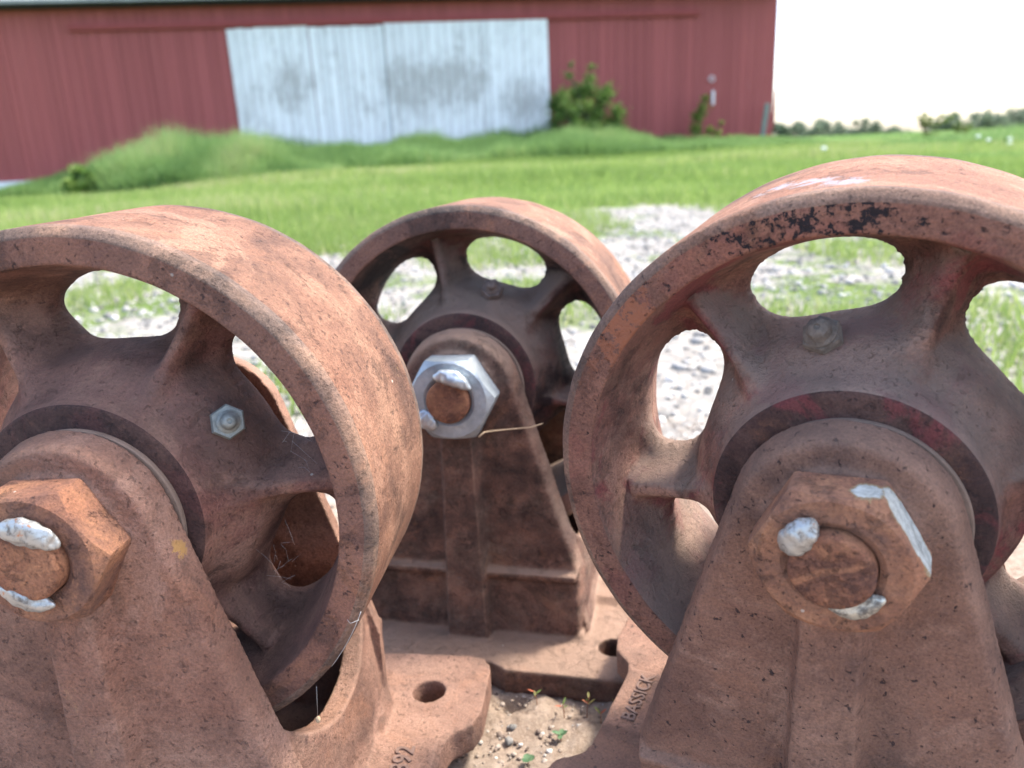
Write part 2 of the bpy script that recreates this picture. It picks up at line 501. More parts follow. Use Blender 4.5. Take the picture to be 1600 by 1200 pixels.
def hull(bm, pts):
    vs = [bm.verts.new(Vector(p) * MM) for p in pts]
    r = bmesh.ops.convex_hull(bm, input=vs)
    junk = [e for e in r['geom_interior'] if isinstance(e, bmesh.types.BMVert)]
    junk += [e for e in r['geom_unused'] if isinstance(e, bmesh.types.BMVert)]
    if junk: bmesh.ops.delete(bm, geom=list(set(junk)), context='VERTS')

def leg_outline(inset=0.0):
    r = 43.5 - inset
    P = (86.5 - inset, -136.0)
    L = math.hypot(*P)
    t = math.asin(r / L)
    ang0 = math.atan2(P[1], P[0])
    # tangent point
    ta = ang0 + math.acos(r / L)
    pts = [(P[0], -196), P]
    n = 18
    for i in range(n + 1):
        a = ta + (PI - 2 * ta) * i / n
        pts.append((r * math.cos(a), r * math.sin(a)))
    pts += [(-P[0], P[1]), (-P[0], -196)]
    return pts

def curve_prism(outline, holes, h, plane='XY', at=0.0):
    """extruded flat shape with holes, returned as a mesh in metres"""
    cu = bpy.data.curves.new('tmp', 'CURVE'); cu.dimensions = '2D'; cu.fill_mode = 'BOTH'
    for pts in [outline] + holes:
        sp = cu.splines.new('POLY'); sp.points.add(len(pts) - 1)
        for i, (x, y) in enumerate(pts): sp.points[i].co = (x * MM, y * MM, 0, 1)
        sp.use_cyclic_u = True
    cu.extrude = h * MM / 2
    o = bpy.data.objects.new('tmp', cu); COL.objects.link(o)
    me = bpy.data.meshes.new_from_object(o)
    bpy.data.objects.remove(o); bpy.data.curves.remove(cu)
    bm = bmesh.new(); bm.from_mesh(me); bpy.data.meshes.remove(me)
    bmesh.ops.remove_doubles(bm, verts=bm.verts, dist=1e-5)
    for v in bm.verts:
        x, y, z = v.co
        if plane == 'XY': v.co = (x, y, z + at * MM)
        else: v.co = (z + at * MM, x, y)          # outline given as (Y, Z), extruded along X
    bmesh.ops.recalc_face_normals(bm, faces=bm.faces)
    return bm

def bracket_mesh():
    bm = bmesh.new()
    def both(fn):
        fn(lambda y: y); fn(lambda y: 2 * MID - y)
    def leg(f):
        pts = [(x, f(-9.2), z) for x, z in leg_outline(0)] + [(x, f(-19.5), z) for x, z in leg_outline(2.0)] + \
              [(x, f(-23.0), z) for x, z in leg_outline(3.4)] + [(x, f(-24.4), z) for x, z in leg_outline(5.5)]
        hull(bm, pts)
        # raised bar below the nut
        hull(bm, [(sx * (15.5 if z > -100 else 20), f(-20), z) for sx in (-1, 1) for z in (-15, -196)] +
                 [(sx * (10.5 if z > -100 else 15), f(-34.0), z) for sx in (-1, 1) for z in (-18, -195)])
        # cross rib at shoulder height
        hull(bm, [(sx * 84.5, f(-20), z) for sx in (-1, 1) for z in (-133, -145)] +
                 [(sx * 82, f(-29.0), z) for sx in (-1, 1) for z in (-137.5, -142)])
        # boss under the nut
        hull(bm, [(31 * math.cos(a), f(-22), 31 * math.sin(a)) for a in np.linspace(0, 2 * PI, 25)[:-1]] +
                 [(29 * math.cos(a), f(-26.3), 29 * math.sin(a)) for a in np.linspace(0, 2 * PI, 25)[:-1]])
        # flared foot
        hull(bm, [(sx * 86.6, f(-10), -187) for sx in (-1, 1)] + [(sx * 86.6, f(-23), -188) for sx in (-1, 1)] +
                 [(sx * 88, f(-28), -194) for sx in (-1, 1)] + [(sx * 88, f(-10), -194) for sx in (-1, 1)])
    both(leg)
    # side webs with their U cut
    for sx in (-1, 1):
        pts = [(-14, -196), (-14, -106)]
        for i in range(17):
            y = -12 + (124.8) * i / 16
            u = (y - MID) / 62.4
            pts.append((y, -136 + 33 * (abs(u) ** 2.3)))
        pts += [(2 * MID + 14, -106), (2 * MID + 14, -196)]
        b2 = curve_prism(pts, [], 12, 'YZ', 80.5 * sx)
        for v in b2.verts: v.co.x -= sx * max(0.0, v.co.z + 0.136) * 0.33
        tmp = bpy.data.meshes.new('t'); b2.to_mesh(tmp); b2.free(); bm.from_mesh(tmp); bpy.data.meshes.remove(tmp)
        # fillet at the foot of the web
        hull(bm, [(sx * 86, y, -176) for y in (-15, 116)] + [(sx * 90.5, y, -193.5) for y in (-15, 116)] + [(sx * 80, y, -193.5) for y in (-15, 116)])
        # raised middle of the flange between the bolt pads
        hull(bm, [(sx * x, MID + 6 + s * 31, -194) for s in (-1, 1) for x in (80, 127.5)] + [(sx * x, MID + 6 + s * 25, -187) for s in (-1, 1) for x in (80, 126)])
    # base plate
    half = [(0, 110), (24, 110), (36, 117.5), (132, 117.5), (140, 115), (145, 109), (146.5, 102), (146.5, 62), (143, 50), (131, 40), (128, 31), (128, 0)]
    full = half + [(x, -y) for x, y in half[::-1][1:]]
    full = full + [(-x, y) for x, y in full[::-1][1:-1]]
    out = [(x, y + MID) for x, y in full]
    holes = []
    for sx in (-1, 1):
        for sy in (-1, 1):
            holes.append([(sx * 109 + 10.8 * math.cos(a), MID + sy * 79 + 10.8 * math.sin(a)) for a in np.linspace(0, 2 * PI, 29)[:-1]])
    b2 = curve_prism(out, holes, 20, 'XY', -202.5)
    tmp = bpy.data.meshes.new('t'); b2.to_mesh(tmp); b2.free(); bm.from_mesh(tmp); bpy.data.meshes.remove(tmp)
    bmesh.ops.recalc_face_normals(bm, faces=bm.faces)
    me = bm_mesh('bracket_raw', bm)
    o = bpy.data.objects.new('tmp', me); COL.objects.link(o)
    r = o.modifiers.new('r', 'REMESH'); r.mode = 'VOXEL'; r.voxel_size = 0.00125; r.use_smooth_shade = True
    s = o.modifiers.new('s', 'SMOOTH'); s.factor = 0.5; s.iterations = 5
    dg = bpy.context.evaluated_depsgraph_get(); dg.update()
    me2 = bpy.data.meshes.new_from_object(o.evaluated_get(dg))
    bpy.data.objects.remove(o); bpy.data.meshes.remove(me)
    # slightly uneven casting skin
    n = len(me2.vertices)
    co = np.empty(n * 3, np.float32); me2.vertices.foreach_get('co', co); co = co.reshape(-1, 3)
    nr = np.empty(n * 3, np.float32); me2.vertices.foreach_get('normal', nr); nr = nr.reshape(-1, 3)
    w = np.array([mnoise.fractal(Vector(c) * 95, 0.9, 2.1, 3) for c in co.tolist()], np.float32)
    co += nr * (w * 0.00032)[:, None]
    me2.vertices.foreach_set('co', co.ravel())
    smooth(me2)
    me2.name = 'bracket'
    return me2

def nut_mesh():
    """hexagon nut with chamfered front, faces -Y"""
    N = 120
    y0, y1 = -26.0, -45.0
    flat = 27.6
    th = np.arange(N) * 2 * PI / N
    q = (th - math.radians(2) + PI / 6) % (PI / 3) - PI / 6
    rh = np.minimum(flat / np.cos(np.abs(q) - PI / 6), 31.5)
    ytop = y1 + np.maximum(rh - 27.0, 0) * 0.95
    rings = [(rh, np.full(N, y0)), (rh, ytop - 0 + 0.25), (rh - 0.35, ytop - 0.05), (np.full(N, 26.6), np.full(N, y1 + 0.05)), (np.full(N, 26.0), np.full(N, y1 - 0.02)),
             (np.full(N, 18.2), np.full(N, y1 - 0.02)), (np.full(N, 15.6), np.full(N, y1 + 1.6)), (np.full(N, 15.6), np.full(N, y0))]
    V = []
    for r, y in rings:
        V += [(r[i] * math.cos(th[i]) * MM, y[i] * MM, r[i] * math.sin(th[i]) * MM) for i in range(N)]
    F = []
    for k in range(len(rings) - 1):
        for i in range(N):
            j = (i + 1) % N
            F.append((k * N + i, k * N + j, (k + 1) * N + j, (k + 1) * N + i))
    me = pymesh('axle_nut', V, F)
    bm = bmesh.new(); bm.from_mesh(me); bmesh.ops.recalc_face_normals(bm, faces=bm.faces); bm.to_mesh(me); bm.free()
    smooth(me, 28)
    return me

def lathe_y(name, prof, N=64, ang=35):
    th = np.arange(N) * 2 * PI / N
    V = []; F = []
    for r, y in prof: V += [(r * math.cos(t) * MM, y * MM, r * math.sin(t) * MM) for t in th]
    for k in range(len(prof) - 1):
        for i in range(N):
            j = (i + 1) % N
            F.append((k * N + i, k * N + j, (k + 1) * N + j, (k + 1) * N + i))
    if prof[0][0] < 1: pass
    me = pymesh(name, V, F)
    bm = bmesh.new(); bm.from_mesh(me)
    bmesh.ops.remove_doubles(bm, verts=bm.verts, dist=1e-6)
    bmesh.ops.recalc_face_normals(bm, faces=bm.faces); bm.to_mesh(me); bm.free()
    smooth(me, ang)
    return me

def blob_mesh(name, size, seed, waves=2.0, rot=0.0, bend=0.0):
    bm = bmesh.new()
    bmesh.ops.create_icosphere(bm, subdivisions=4, radius=1)
    for v in bm.verts:
        n = mnoise.noise(v.co * waves * 0.7 + Vector((seed, 0, 0))) * 0.20 + mnoise.noise(v.co * 4 + Vector((seed, 3, 0))) * 0.025
        p = v.co * (1 + n)
        rip = 0.05 * math.sin(p.x * 13 + seed)
        x, y, z = p.x * size[0] * (1), p.y * size[1] * (1 + rip), p.z * size[2] * (1 + rip)
        z += bend * (x / size[0]) ** 2
        c, s = math.cos(rot), math.sin(rot)
        v.co = Vector((x * c - z * s, y, x * s + z * c)) * MM
    me = bm_mesh(name, bm); smooth(me)
    return me

def grease_mesh(dusty):
    """hexagon and nipple along -Y"""
    bm = bmesh.new()
    def ring(r, y, n, ph=0.0): return [bm.verts.new((r * math.cos(2 * PI * i / n + ph) * MM, y * MM, r * math.sin(2 * PI * i / n + ph) * MM)) for i in range(n)]
    rings = [ring(8.2, 4, 6), ring(8.2, -3.2, 6), ring(7.4, -4.2, 6)]
    for a, b in zip(rings, rings[1:]):
        for i in range(6): bm.faces.new((a[i], a[(i + 1) % 6], b[(i + 1) % 6], b[i]))
    bm.faces.new(rings[-1])
    k = 1.25 if dusty else 1.0
    pr = [(5.2 * k, -4.0), (5.2 * k, -5.5), (3.9 * k, -6.6), (3.7 * k, -8.6), (3.2 * k, -10.2), (1.9 * k, -11.2), (1.2, -11.25), (1.0, -10.6), (0.1, -10.5)]
    rr = [ring(r, y, 24) for r, y in pr]
    for a, b in zip(rr, rr[1:]):
        for i in range(24): bm.faces.new((a[i], a[(i + 1) % 24], b[(i + 1) % 24], b[i]))
    bmesh.ops.recalc_face_normals(bm, faces=bm.faces)
    if dusty:
        for v in bm.verts: v.co += v.co.normalized() * (mnoise.noise(v.co * 400) * 0.0009)
    me = bm_mesh('grease_fitting', bm); smooth(me, 40)
    return me

def text_mesh(txt, size, extrude, squeeze=1.0):
    cu = bpy.data.curves.new('t', 'FONT'); cu.body = txt; cu.size = size * MM; cu.extrude = extrude * MM
    cu.bevel_depth = 0.25 * MM; cu.bevel_resolution = 1; cu.space_character = 1.02
    cu.align_x = 'CENTER'; cu.align_y = 'CENTER'
    o = bpy.data.objects.new('t', cu); COL.objects.link(o)
    me = bpy.data.meshes.new_from_object(o)
    bpy.data.objects.remove(o); bpy.data.curves.remove(cu)
    for v in me.vertices: v.co.x *= squeeze
    me.name = 'lettering'
    return me

def line_mesh(name, pts, r0, r1=None, n=6):
    r1 = r0 if r1 is None else r1
    V = []; F = []
    P = [Vector(p) for p in pts]
    for i, p in enumerate(P):
        d = (P[min(i + 1, len(P) - 1)] - P[max(i - 1, 0)]).normalized()
        u = d.cross(Vector((0.3, 0.2, 0.93))).normalized(); w = d.cross(u)
        r = r0 + (r1 - r0) * i / max(1, len(P) - 1)
        V += [tuple(p + (u * math.cos(2 * PI * k / n) + w * math.sin(2 * PI * k / n)) * r) for k in range(n)]
    for i in range(len(P) - 1):
        for k in range(n):
            F.append((i * n + k, i * n + (k + 1) % n, (i + 1) * n + (k + 1) % n, (i + 1) * n + k))
    F.append(tuple(range(n))[::-1]); F.append(tuple((len(P) - 1) * n + k for k in range(n)))
    me = pymesh(name, V, F); smooth(me)
    return me

# ------------------------------------------------------------------ ground
def base_z(x, y):
    """soil height: small hollows round the casters, a level yard, slight fall to the left of the barn"""
    pts = ((-0.03, 0.52, -0.003), (-0.17, 0.40, 0.011), (0.17, 0.36, 0.014), (-0.03, 0.44, -0.004), (0.05, 0.47, -0.003))
    ws = 0.35; s = 0.0
    w_tot = np.zeros_like(x) + 0.5; acc = np.zeros_like(x)
    for px, py, pz in pts:
        w = 1.0 / (((x - px) ** 2 + (y - py) ** 2) / 0.01 + 0.15)
        w_tot = w_tot + w; acc = acc + w * pz
    z = acc / w_tot
    t = np.clip((y - 5.5) / 8, 0, 1); t = t * t * (3 - 2 * t)
    lf = np.clip((-x - 2.5) / 4.5, 0, 1)
    z = z - 0.25 * t * lf + 0.05 * t * (1 - lf) * np.clip((9 - x) / 3, 0, 1)
    far = np.clip((y - 45) / 200, 0, 1)
    z = z - 7.0 * far
    side = np.clip((np.abs(x) - 60) / 200, 0, 1)
    z = z - 5.0 * side * (1 - far)
    return z

def ground_mesh():
    ys = np.concatenate([np.arange(-2.0, 0.2, 0.1), np.arange(0.2, 0.75, 0.0035), np.arange(0.75, 2.2, 0.02), np.arange(2.2, 6, 0.06), np.arange(6, 26, 0.4),
                         np.arange(26, 60, 2), np.arange(60, 320, 12), np.array([400, 600, 900, 1500])])
    xs1 = np.concatenate([np.arange(0, 0.3, 0.0035), np.arange(0.3, 1.6, 0.025), np.arange(1.6, 5, 0.09), np.arange(5, 30, 0.7), np.arange(30, 300, 12), np.array([400, 700, 1200])])
    xs = np.concatenate([-xs1[::-1][:-1], xs1])
    X, Y = np.meshgrid(xs, ys, indexing='ij')
    Z = base_z(X, Y)
    Zn = np.zeros_like(Z)
    ii, jj = np.where((np.abs(X) < 0.6) & (Y > 0.2) & (Y < 1.2))
    for i, j in zip(ii.tolist(), jj.tolist()):
        v = Vector((X[i, j], Y[i, j], 0))
        f = mnoise.fractal(v * 38, 0.8, 2.1, 5) * 0.0036 + mnoise.fractal(v * 150, 0.6, 2.2, 4) * 0.0022
        Zn[i, j] = f
    # a small burrow in the soil before the middle caster
    d = np.hypot((X + 0.010) / 1.6, Y - 0.478)
    Zn -= 0.012 * np.exp(-(d / 0.0062) ** 2)
    Zn += 0.0022 * np.exp(-((d - 0.013) / 0.006) ** 2)
    Z = Z + Zn
    ni, nj = X.shape
    V = np.stack([X, Y, Z], -1).reshape(-1, 3)
    I, J = np.meshgrid(np.arange(ni - 1), np.arange(nj - 1), indexing='ij')
    a = (I * nj + J).ravel(); b = ((I + 1) * nj + J).ravel(); c = ((I + 1) * nj + J + 1).ravel(); d_ = (I * nj + J + 1).ravel()
    tris = np.concatenate([np.stack([a, b, c], -1), np.stack([a, c, d_], -1)])
    me = npmesh('ground', V, tris)
    smooth(me)
    return me

def grass_edge(x):
    """distance at which the mown grass begins"""
    return np.interp(x, [-6, -2, -0.9, 0.0, 0.7, 1.5, 4, 9], [3.0, 3.0, 3.4, 4.3, 4.7, 4.3, 5.2, 6.5])

def ground_material():
    m, nt, p = new_mat('ground')
    t = NT(nt, rand=False)
    xyz = t.sep(t.obj)
    # pale gravel
    n1 = t.noise(9, 8, 0.7); n2 = t.noise(60, 6, 0.7)
    v = nt.nodes.new('ShaderNodeTexVoronoi'); v.inputs['Scale'].default_value = 42; t.L(t.obj, v.inputs['Vector'])
    vc = t.sep(v.outputs['Color'])
    stone = t.ramp(vc[0], [(0.0, (0.16, 0.155, 0.145)), (0.5, (0.27, 0.26, 0.24)), (1.0, (0.42, 0.41, 0.38))])
    grav = t.mix(t.step(n2, 0.4, 0.62), stone, (0.26, 0.235, 0.20))
    # soft brown-pink soil near the casters
    n3 = t.noise(130, 6, 0.75); n4 = t.noise(700, 4, 0.7); n5 = t.noise(22, 5, 0.6)
    soil = t.ramp(n3, [(0.28, (0.15, 0.105, 0.075)), (0.5, (0.29, 0.22, 0.165)), (0.72, (0.42, 0.335, 0.265))])
    soil = t.mix(t.math('MULTIPLY', t.step(n5, 0.45, 0.65), 0.4), soil, (0.33, 0.27, 0.215))
    soil = t.mix(t.step(n4, 0.62, 0.72), soil, (0.46, 0.41, 0.35))
    c = t.mix(t.step(t.math('ADD', xyz[1], t.math('MULTIPLY', n1, 0.5)), 0.95, 1.25), soil, grav)
    # green between the stones
    n6 = t.noise(1.7, 7, 0.7, dist=0.3)
    gcol = t.ramp(t.noise(14, 7, 0.75), [(0.3, (0.055, 0.085, 0.022)), (0.55, (0.10, 0.15, 0.035)), (0.75, (0.19, 0.19, 0.07))])
    near_f = t.step(xyz[1], 0.9, 2.0)
    c = t.mix(t.math('MULTIPLY', t.step(n6, 0.50, 0.58), near_f), c, gcol)
    # mown grass beyond the gravel
    edge = nt.nodes.new('ShaderNodeFloatCurve')
    cu = edge.mapping.curves[0]
    # x in metres mapped from -6..9 to 0..1, result is distance / 10
    pts = [(-6, 3.0), (-2, 3.0), (-0.9, 3.4), (0.0, 4.3), (0.7, 4.7), (1.5, 4.3), (4, 5.2), (9, 6.5)]
    while len(cu.points) < len(pts): cu.points.new(0.5, 0.5)
    for q, (a, b) in zip(cu.points, pts): q.location = ((a + 6) / 15, b / 10)
    edge.mapping.update()
    t.L(t.math('MULTIPLY', t.math('ADD', xyz[0], 6.0), 1 / 15.0, True), edge.inputs['Value'])
    e = t.math('MULTIPLY', edge.outputs[0], 10.0)
    dd = t.math('SUBTRACT', t.math('ADD', xyz[1], t.math('MULTIPLY', t.math('SUBTRACT', n6, 0.5), 5.0)), e)
    lawn = t.ramp(t.noise(0.8, 8, 0.7), [(0.3, (0.09, 0.15, 0.03)), (0.55, (0.14, 0.215, 0.045)), (0.75, (0.21, 0.25, 0.08))])
    c = t.mix(t.step(dd, -0.35, 0.5), c, lawn)
    t.L(c, p.inputs['Base Color'])
    p.inputs['Roughness'].default_value = 0.95
    p.inputs['Specular IOR Level'].default_value = 0.15
    h = t.math('ADD', t.math('MULTIPLY', n4, 0.4), t.noise(300, 5, 0.7))
    t.L(t.bump(h, 0.0016), p.inputs['Normal'])
    return m

ground = props(link('ground', ground_mesh(), ground_material()), kind='structure')

# ------------------------------------------------------------------ barn
BX0, BX1 = -15.0, 6.92
def wy(x): return 20.7 + 0.125 * x
barn_rot = math.atan(0.125)
BLEN = math.hypot(1, 0.125)

def wood(name, cols, chips, chip_col, patches=(), soft=0.06):
    m, nt, p = new_mat(name)
    t = NT(nt)
    n = t.noise(2.2, 7, 0.7, stretch=(9, 9, 0.9))
    c = t.ramp(n, [(0.3, cols[0]), (0.5, cols[1]), (0.72, cols[2])])
    # each board weathers differently
    br = t.ramp(t.rand, [(0, (0.92, 0.92, 0.92)), (1, (1.08, 1.08, 1.08))])
    c = t.mix(1.0, c, br, 'MULTIPLY')
    wpos = nt.nodes.new('ShaderNodeNewGeometry').outputs['Position']
    n2 = t.noise(2.0, 8, 0.75, co=wpos, stretch=(1.5, 1.5, 0.9))
    n2b = t.noise(5.5, 7, 0.75, co=wpos, stretch=(5.0, 5.0, 0.7))
    f = t.math('ADD', t.math('MULTIPLY', n2, 0.5), t.math('MULTIPLY', n2b, 0.5))
    for q, r1, amt in patches:
        dn = nt.nodes.new('ShaderNodeVectorMath'); dn.operation = 'DISTANCE'
        t.L(wpos, dn.inputs[0]); dn.inputs[1].default_value = q
        f = t.math('ADD', f, t.math('MULTIPLY', t.step(dn.outputs['Value'], r1, r1 * 0.2), amt))
    c = t.mix(t.math('MULTIPLY', t.step(f, chips, chips + soft), 0.85), c, chip_col)
    t.L(c, p.inputs['Base Color'])
    p.inputs['Roughness'].default_value = 0.75
    p.inputs['Specular IOR Level'].default_value = 0.25
    t.L(t.bump(t.noise(14, 6, 0.7, stretch=(8, 8, 1)), 0.004), p.inputs['Normal'])
    return m

RED = wood('weathered red board', ((0.28, 0.068, 0.062), (0.335, 0.088, 0.080), (0.39, 0.115, 0.104)), 0.66, (0.38, 0.26, 0.25),
           [((6.2, 21.4, 1.3), 1.0, 0.07), ((-8.6, 19.6, 1.9), 0.9, 0.05), ((-6.4, 19.8, 1.9), 0.5, 0.07), ((4.1, 21.2, 2.0), 0.4, 0.06)])
REDTRIM = wood('red rail paint', ((0.26, 0.055, 0.052), (0.31, 0.070, 0.066), (0.36, 0.09, 0.085)), 0.75, (0.3, 0.2, 0.2))
WHITE = wood('peeling white board', ((0.66, 0.665, 0.64), (0.80, 0.805, 0.78), (0.87, 0.87, 0.845)), 0.475, (0.42, 0.41, 0.38),
             [((-4.85, 20, 1.9), 0.8, 0.13), ((-2.1, 20.3, 1.8), 1.0, 0.16), ((-0.9, 20.4, 1.9), 0.95, 0.16), ((0.55, 20.7, 1.4), 0.8, 0.13), ((-3.3, 20.2, 1.4), 0.6, 0.06), ((-5.8, 19.9, 1.5), 0.7, 0.07)], 0.2)
ROOF = plain('weathered roof', (0.27, 0.28, 0.26), 0.6, 0.25, 3)
DARK = plain('shade dark board', (0.02, 0.018, 0.02), 0.9, 0.2, 6)  # near-black: overhang shadow put into the colour; also backs the board gaps
CONC = plain('whitewashed sill', (0.72, 0.74, 0.74), 0.8, 0.12, 5)

BM = Matrix.Translation((0, 20.7, 0)) @ Matrix.Rotation(barn_rot, 4, 'Z')   # local X along the wall, local Y into the barn
barn = props(empty('barn', BM), 'long weathered red barn with vertical boards and peeling white sliding doors', 'barn')
def lx(x): return x * BLEN

def board_mesh(w, d, h):
    bm = bmesh.new()
    bm_box(bm, 0, w, -d, 0, 0, h)
    bmesh.ops.bevel(bm, geom=[e for e in bm.edges if abs(e.verts[0].co.z - e.verts[1].co.z) > h / 2 and e.verts[0].co.y < -d / 2], offset=0.004, segments=1, affect='EDGES')
    return bm_mesh('board', bm)
unit = board_mesh(1, 0.022, 1)
def board(parent, x, w, z0, z1, y, mat, tilt=0.0):
    o = link('board', unit, mat, parent)
    o.location = (x, y, z0); o.scale = (w, 1, z1 - z0); o.rotation_euler = (0, tilt, 0)
    return o
r2 = random.Random(5)
x = lx(BX0)
while x < lx(BX1) - 0.05:
    w = r2.choice((0.14, 0.165, 0.19, 0.215, 0.24, 0.28))
    w = min(w, lx(BX1) - x)
    board(barn, x, w - r2.uniform(0.002, 0.009), -0.42 + r2.uniform(-0.02, 0.02), 3.70, -r2.uniform(0, 0.008), RED)
    x += w
# corner trim with a sprung board
board(barn, lx(BX1) - 0.02, 0.06, -0.3, 3.70, -0.012, RED)
spr = board(barn, lx(BX1) + 0.035, 0.05, 0.5, 1.42, -0.01, RED, 0.06)

def door(x0, x1, ztop, label, tilt=0.0, w=0.2, zb=0.35, y=-0.05):
    d = bpy.data.objects.new('sliding_door', None); COL.objects.link(d); d.parent = barn
    d.location = (lx(x0), y, ztop); d.rotation_euler = (0, tilt, 0); d['label'] = label
    n = int(round((lx(x1) - lx(x0)) / w)); ww = (lx(x1) - lx(x0)) / n
    for i in range(n):
        board(d, i * ww, ww - r2.uniform(0.006, 0.012), -(ztop - zb) + r2.uniform(-0.03, 0.02), r2.uniform(-0.012, 0.008), -r2.uniform(0, 0.008), WHITE)
    bm = bmesh.new()
    bm.free()
    for zz in (-0.25, -1.35, -(ztop - zb) + 0.3):
        bm = bmesh.new(); bm_box(bm, 0.02, n * ww - 0.02, 0.006, 0.03, zz - 0.07, zz + 0.07)
        link('batten', bm_mesh('batten', bm), DARK, d)
    return d
door(-6.16, -4.355, 3.165, 'leftmost white door, grey patches near its right edge', tilt=-0.012)
door(-4.34, -2.64, 3.155, 'middle white door beside a dark vertical gap', tilt=-0.008)
door(-2.63, 1.21, 3.215, 'widest white door with large bare grey patches', tilt=-0.006, y=-0.085)
bm = bmesh.new()
bm_box(bm, lx(-9.5), lx(4.93), -0.12, -0.024, 3.20, 3.30)
bm_box(bm, lx(-9.5), lx(4.93), -0.15, -0.12, 3.26, 3.31)
link('door_rail', bm_mesh('door_rail', bm), REDTRIM, barn)
bm = bmesh.new(); bm_box(bm, lx(BX0), lx(BX1) - 0.06, 0.03, 0.06, -0.3, 3.64)
link('lining', bm_mesh('lining', bm), DARK, barn)
bm = bmesh.new(); bm_box(bm, lx(BX0) - 0.3, lx(BX1) + 0.03, -0.35, 0.02, 3.66, 3.72)
link('soffit', bm_mesh('soffit', bm), DARK, barn)
# roof slope with raised seams
bm = bmesh.new()
vs = [bm.verts.new(p) for p in ((lx(BX0) - 0.4, -0.45, 3.725), (lx(BX1) + 0.12, -0.45, 3.725), (lx(BX1) + 0.12, 6.0, 7.6), (lx(BX0) - 0.4, 6.0, 7.6),
                                (lx(BX0) - 0.4, -0.45, 3.80), (lx(BX1) + 0.12, -0.45, 3.80), (lx(BX1) + 0.12, 6.0, 7.68), (lx(BX0) - 0.4, 6.0, 7.68))]
for f in ((0, 1, 2, 3), (7, 6, 5, 4), (0, 4, 5, 1), (1, 5, 6, 2), (2, 6, 7, 3), (3, 7, 4, 0)): bm.faces.new([vs[i] for i in f])
for s in range(56):
    xs_ = lx(BX0) - 0.3 + s * 0.41
    q = [bm.verts.new(p) for p in ((xs_, -0.45, 3.802), (xs_ + 0.04, -0.45, 3.802), (xs_ + 0.02, -0.45, 3.83), (xs_, 6.0, 7.682), (xs_ + 0.04, 6.0, 7.682), (xs_ + 0.02, 6.0, 7.71))]
    for f in ((0, 1, 2), (0, 3, 4, 1), (1, 4, 5, 2), (2, 5, 3, 0)): bm.faces.new([q[i] for i in f])
# rear slope
q = [bm.verts.new(p) for p in ((lx(BX0) - 0.4, 6.0, 7.67), (lx(BX1) + 0.12, 6.0, 7.67), (lx(BX1) + 0.12, 12.5, 3.7), (lx(BX0) - 0.4, 12.5, 3.7))]
bm.faces.new(q)
bmesh.ops.recalc_face_normals(bm, faces=bm.faces)
link('roof', bm_mesh('roof', bm), ROOF, barn)
# end wall
y = 0.05
for k in range(58):
    w = 0.205
    yy = y + k * w
    top = 3.7 + (yy / 6.0 * 3.9 if yy < 6 else (12 - yy) / 6.0 * 3.9)
    o = board(barn, lx(BX1) - 0.005, w - 0.01, -0.3, top - 0.03, yy, RED)
    o.rotation_euler = (0, 0, PI / 2)
    o = board(barn, lx(BX0) + 0.005, w - 0.01, -0.4, top - 0.03, yy + w, RED)
    o.rotation_euler = (0, 0, -PI / 2)
bm = bmesh.new(); bm_box(bm, lx(BX0), lx(-10.85), -0.10, -0.03, -0.20, 0.045)
link('sill', bm_mesh('sill', bm), CONC, barn)

# ------------------------------------------------------------------ grass and leaves
def leafmat(name, stops, trans=0.35, rough=0.6):
    m, nt, p = new_mat(name)
    t = NT(nt, rand=False)
    a = nt.nodes.new('ShaderNodeAttribute'); a.attribute_name = 'tint'
    c = t.ramp(a.outputs['Fac'], stops)
    t.L(c, p.inputs['Base Color'])
    p.inputs['Roughness'].default_value = rough
    p.inputs['Specular IOR Level'].default_value = 0.3
    tr = nt.nodes.new('ShaderNodeBsdfTranslucent')
    t.L(c, tr.inputs[0])
    mx = nt.nodes.new('ShaderNodeMixShader'); mx.inputs[0].default_value = trans
    t.L(p.outputs[0], mx.inputs[1]); t.L(tr.outputs[0], mx.inputs[2])
    t.L(mx.outputs[0], nt.nodes['Material Output'].inputs[0])
    return m
GRASS = leafmat('short grass', [(0.0, (0.14, 0.21, 0.05)), (0.45, (0.23, 0.33, 0.085)), (0.8, (0.33, 0.39, 0.13)), (1.0, (0.46, 0.43, 0.24))], 0.5)
TALL = leafmat('tall grass', [(0.0, (0.10, 0.19, 0.055)), (0.45, (0.20, 0.33, 0.105)), (0.8, (0.31, 0.42, 0.155)), (1.0, (0.42, 0.42, 0.22))], 0.5)
LEAF = leafmat('shrub leaf', [(0.0, (0.055, 0.12, 0.025)), (0.5, (0.13, 0.23, 0.05)), (1.0, (0.26, 0.33, 0.09))], 0.5)
LEAFY = leafmat('yellow green leaf', [(0.0, (0.10, 0.17, 0.03)), (0.5, (0.19, 0.26, 0.055)), (1.0, (0.30, 0.34, 0.10))], 0.5)
LEAFF = leafmat('hazed far leaf', [(0.0, (0.10, 0.14, 0.09)), (0.5, (0.17, 0.22, 0.14)), (1.0, (0.24, 0.28, 0.18))], 0.45)  # distance haze put into the leaf colour, paler and greyer
BARK = plain('bark', (0.10, 0.075, 0.055), 0.9, 0.3, 40)

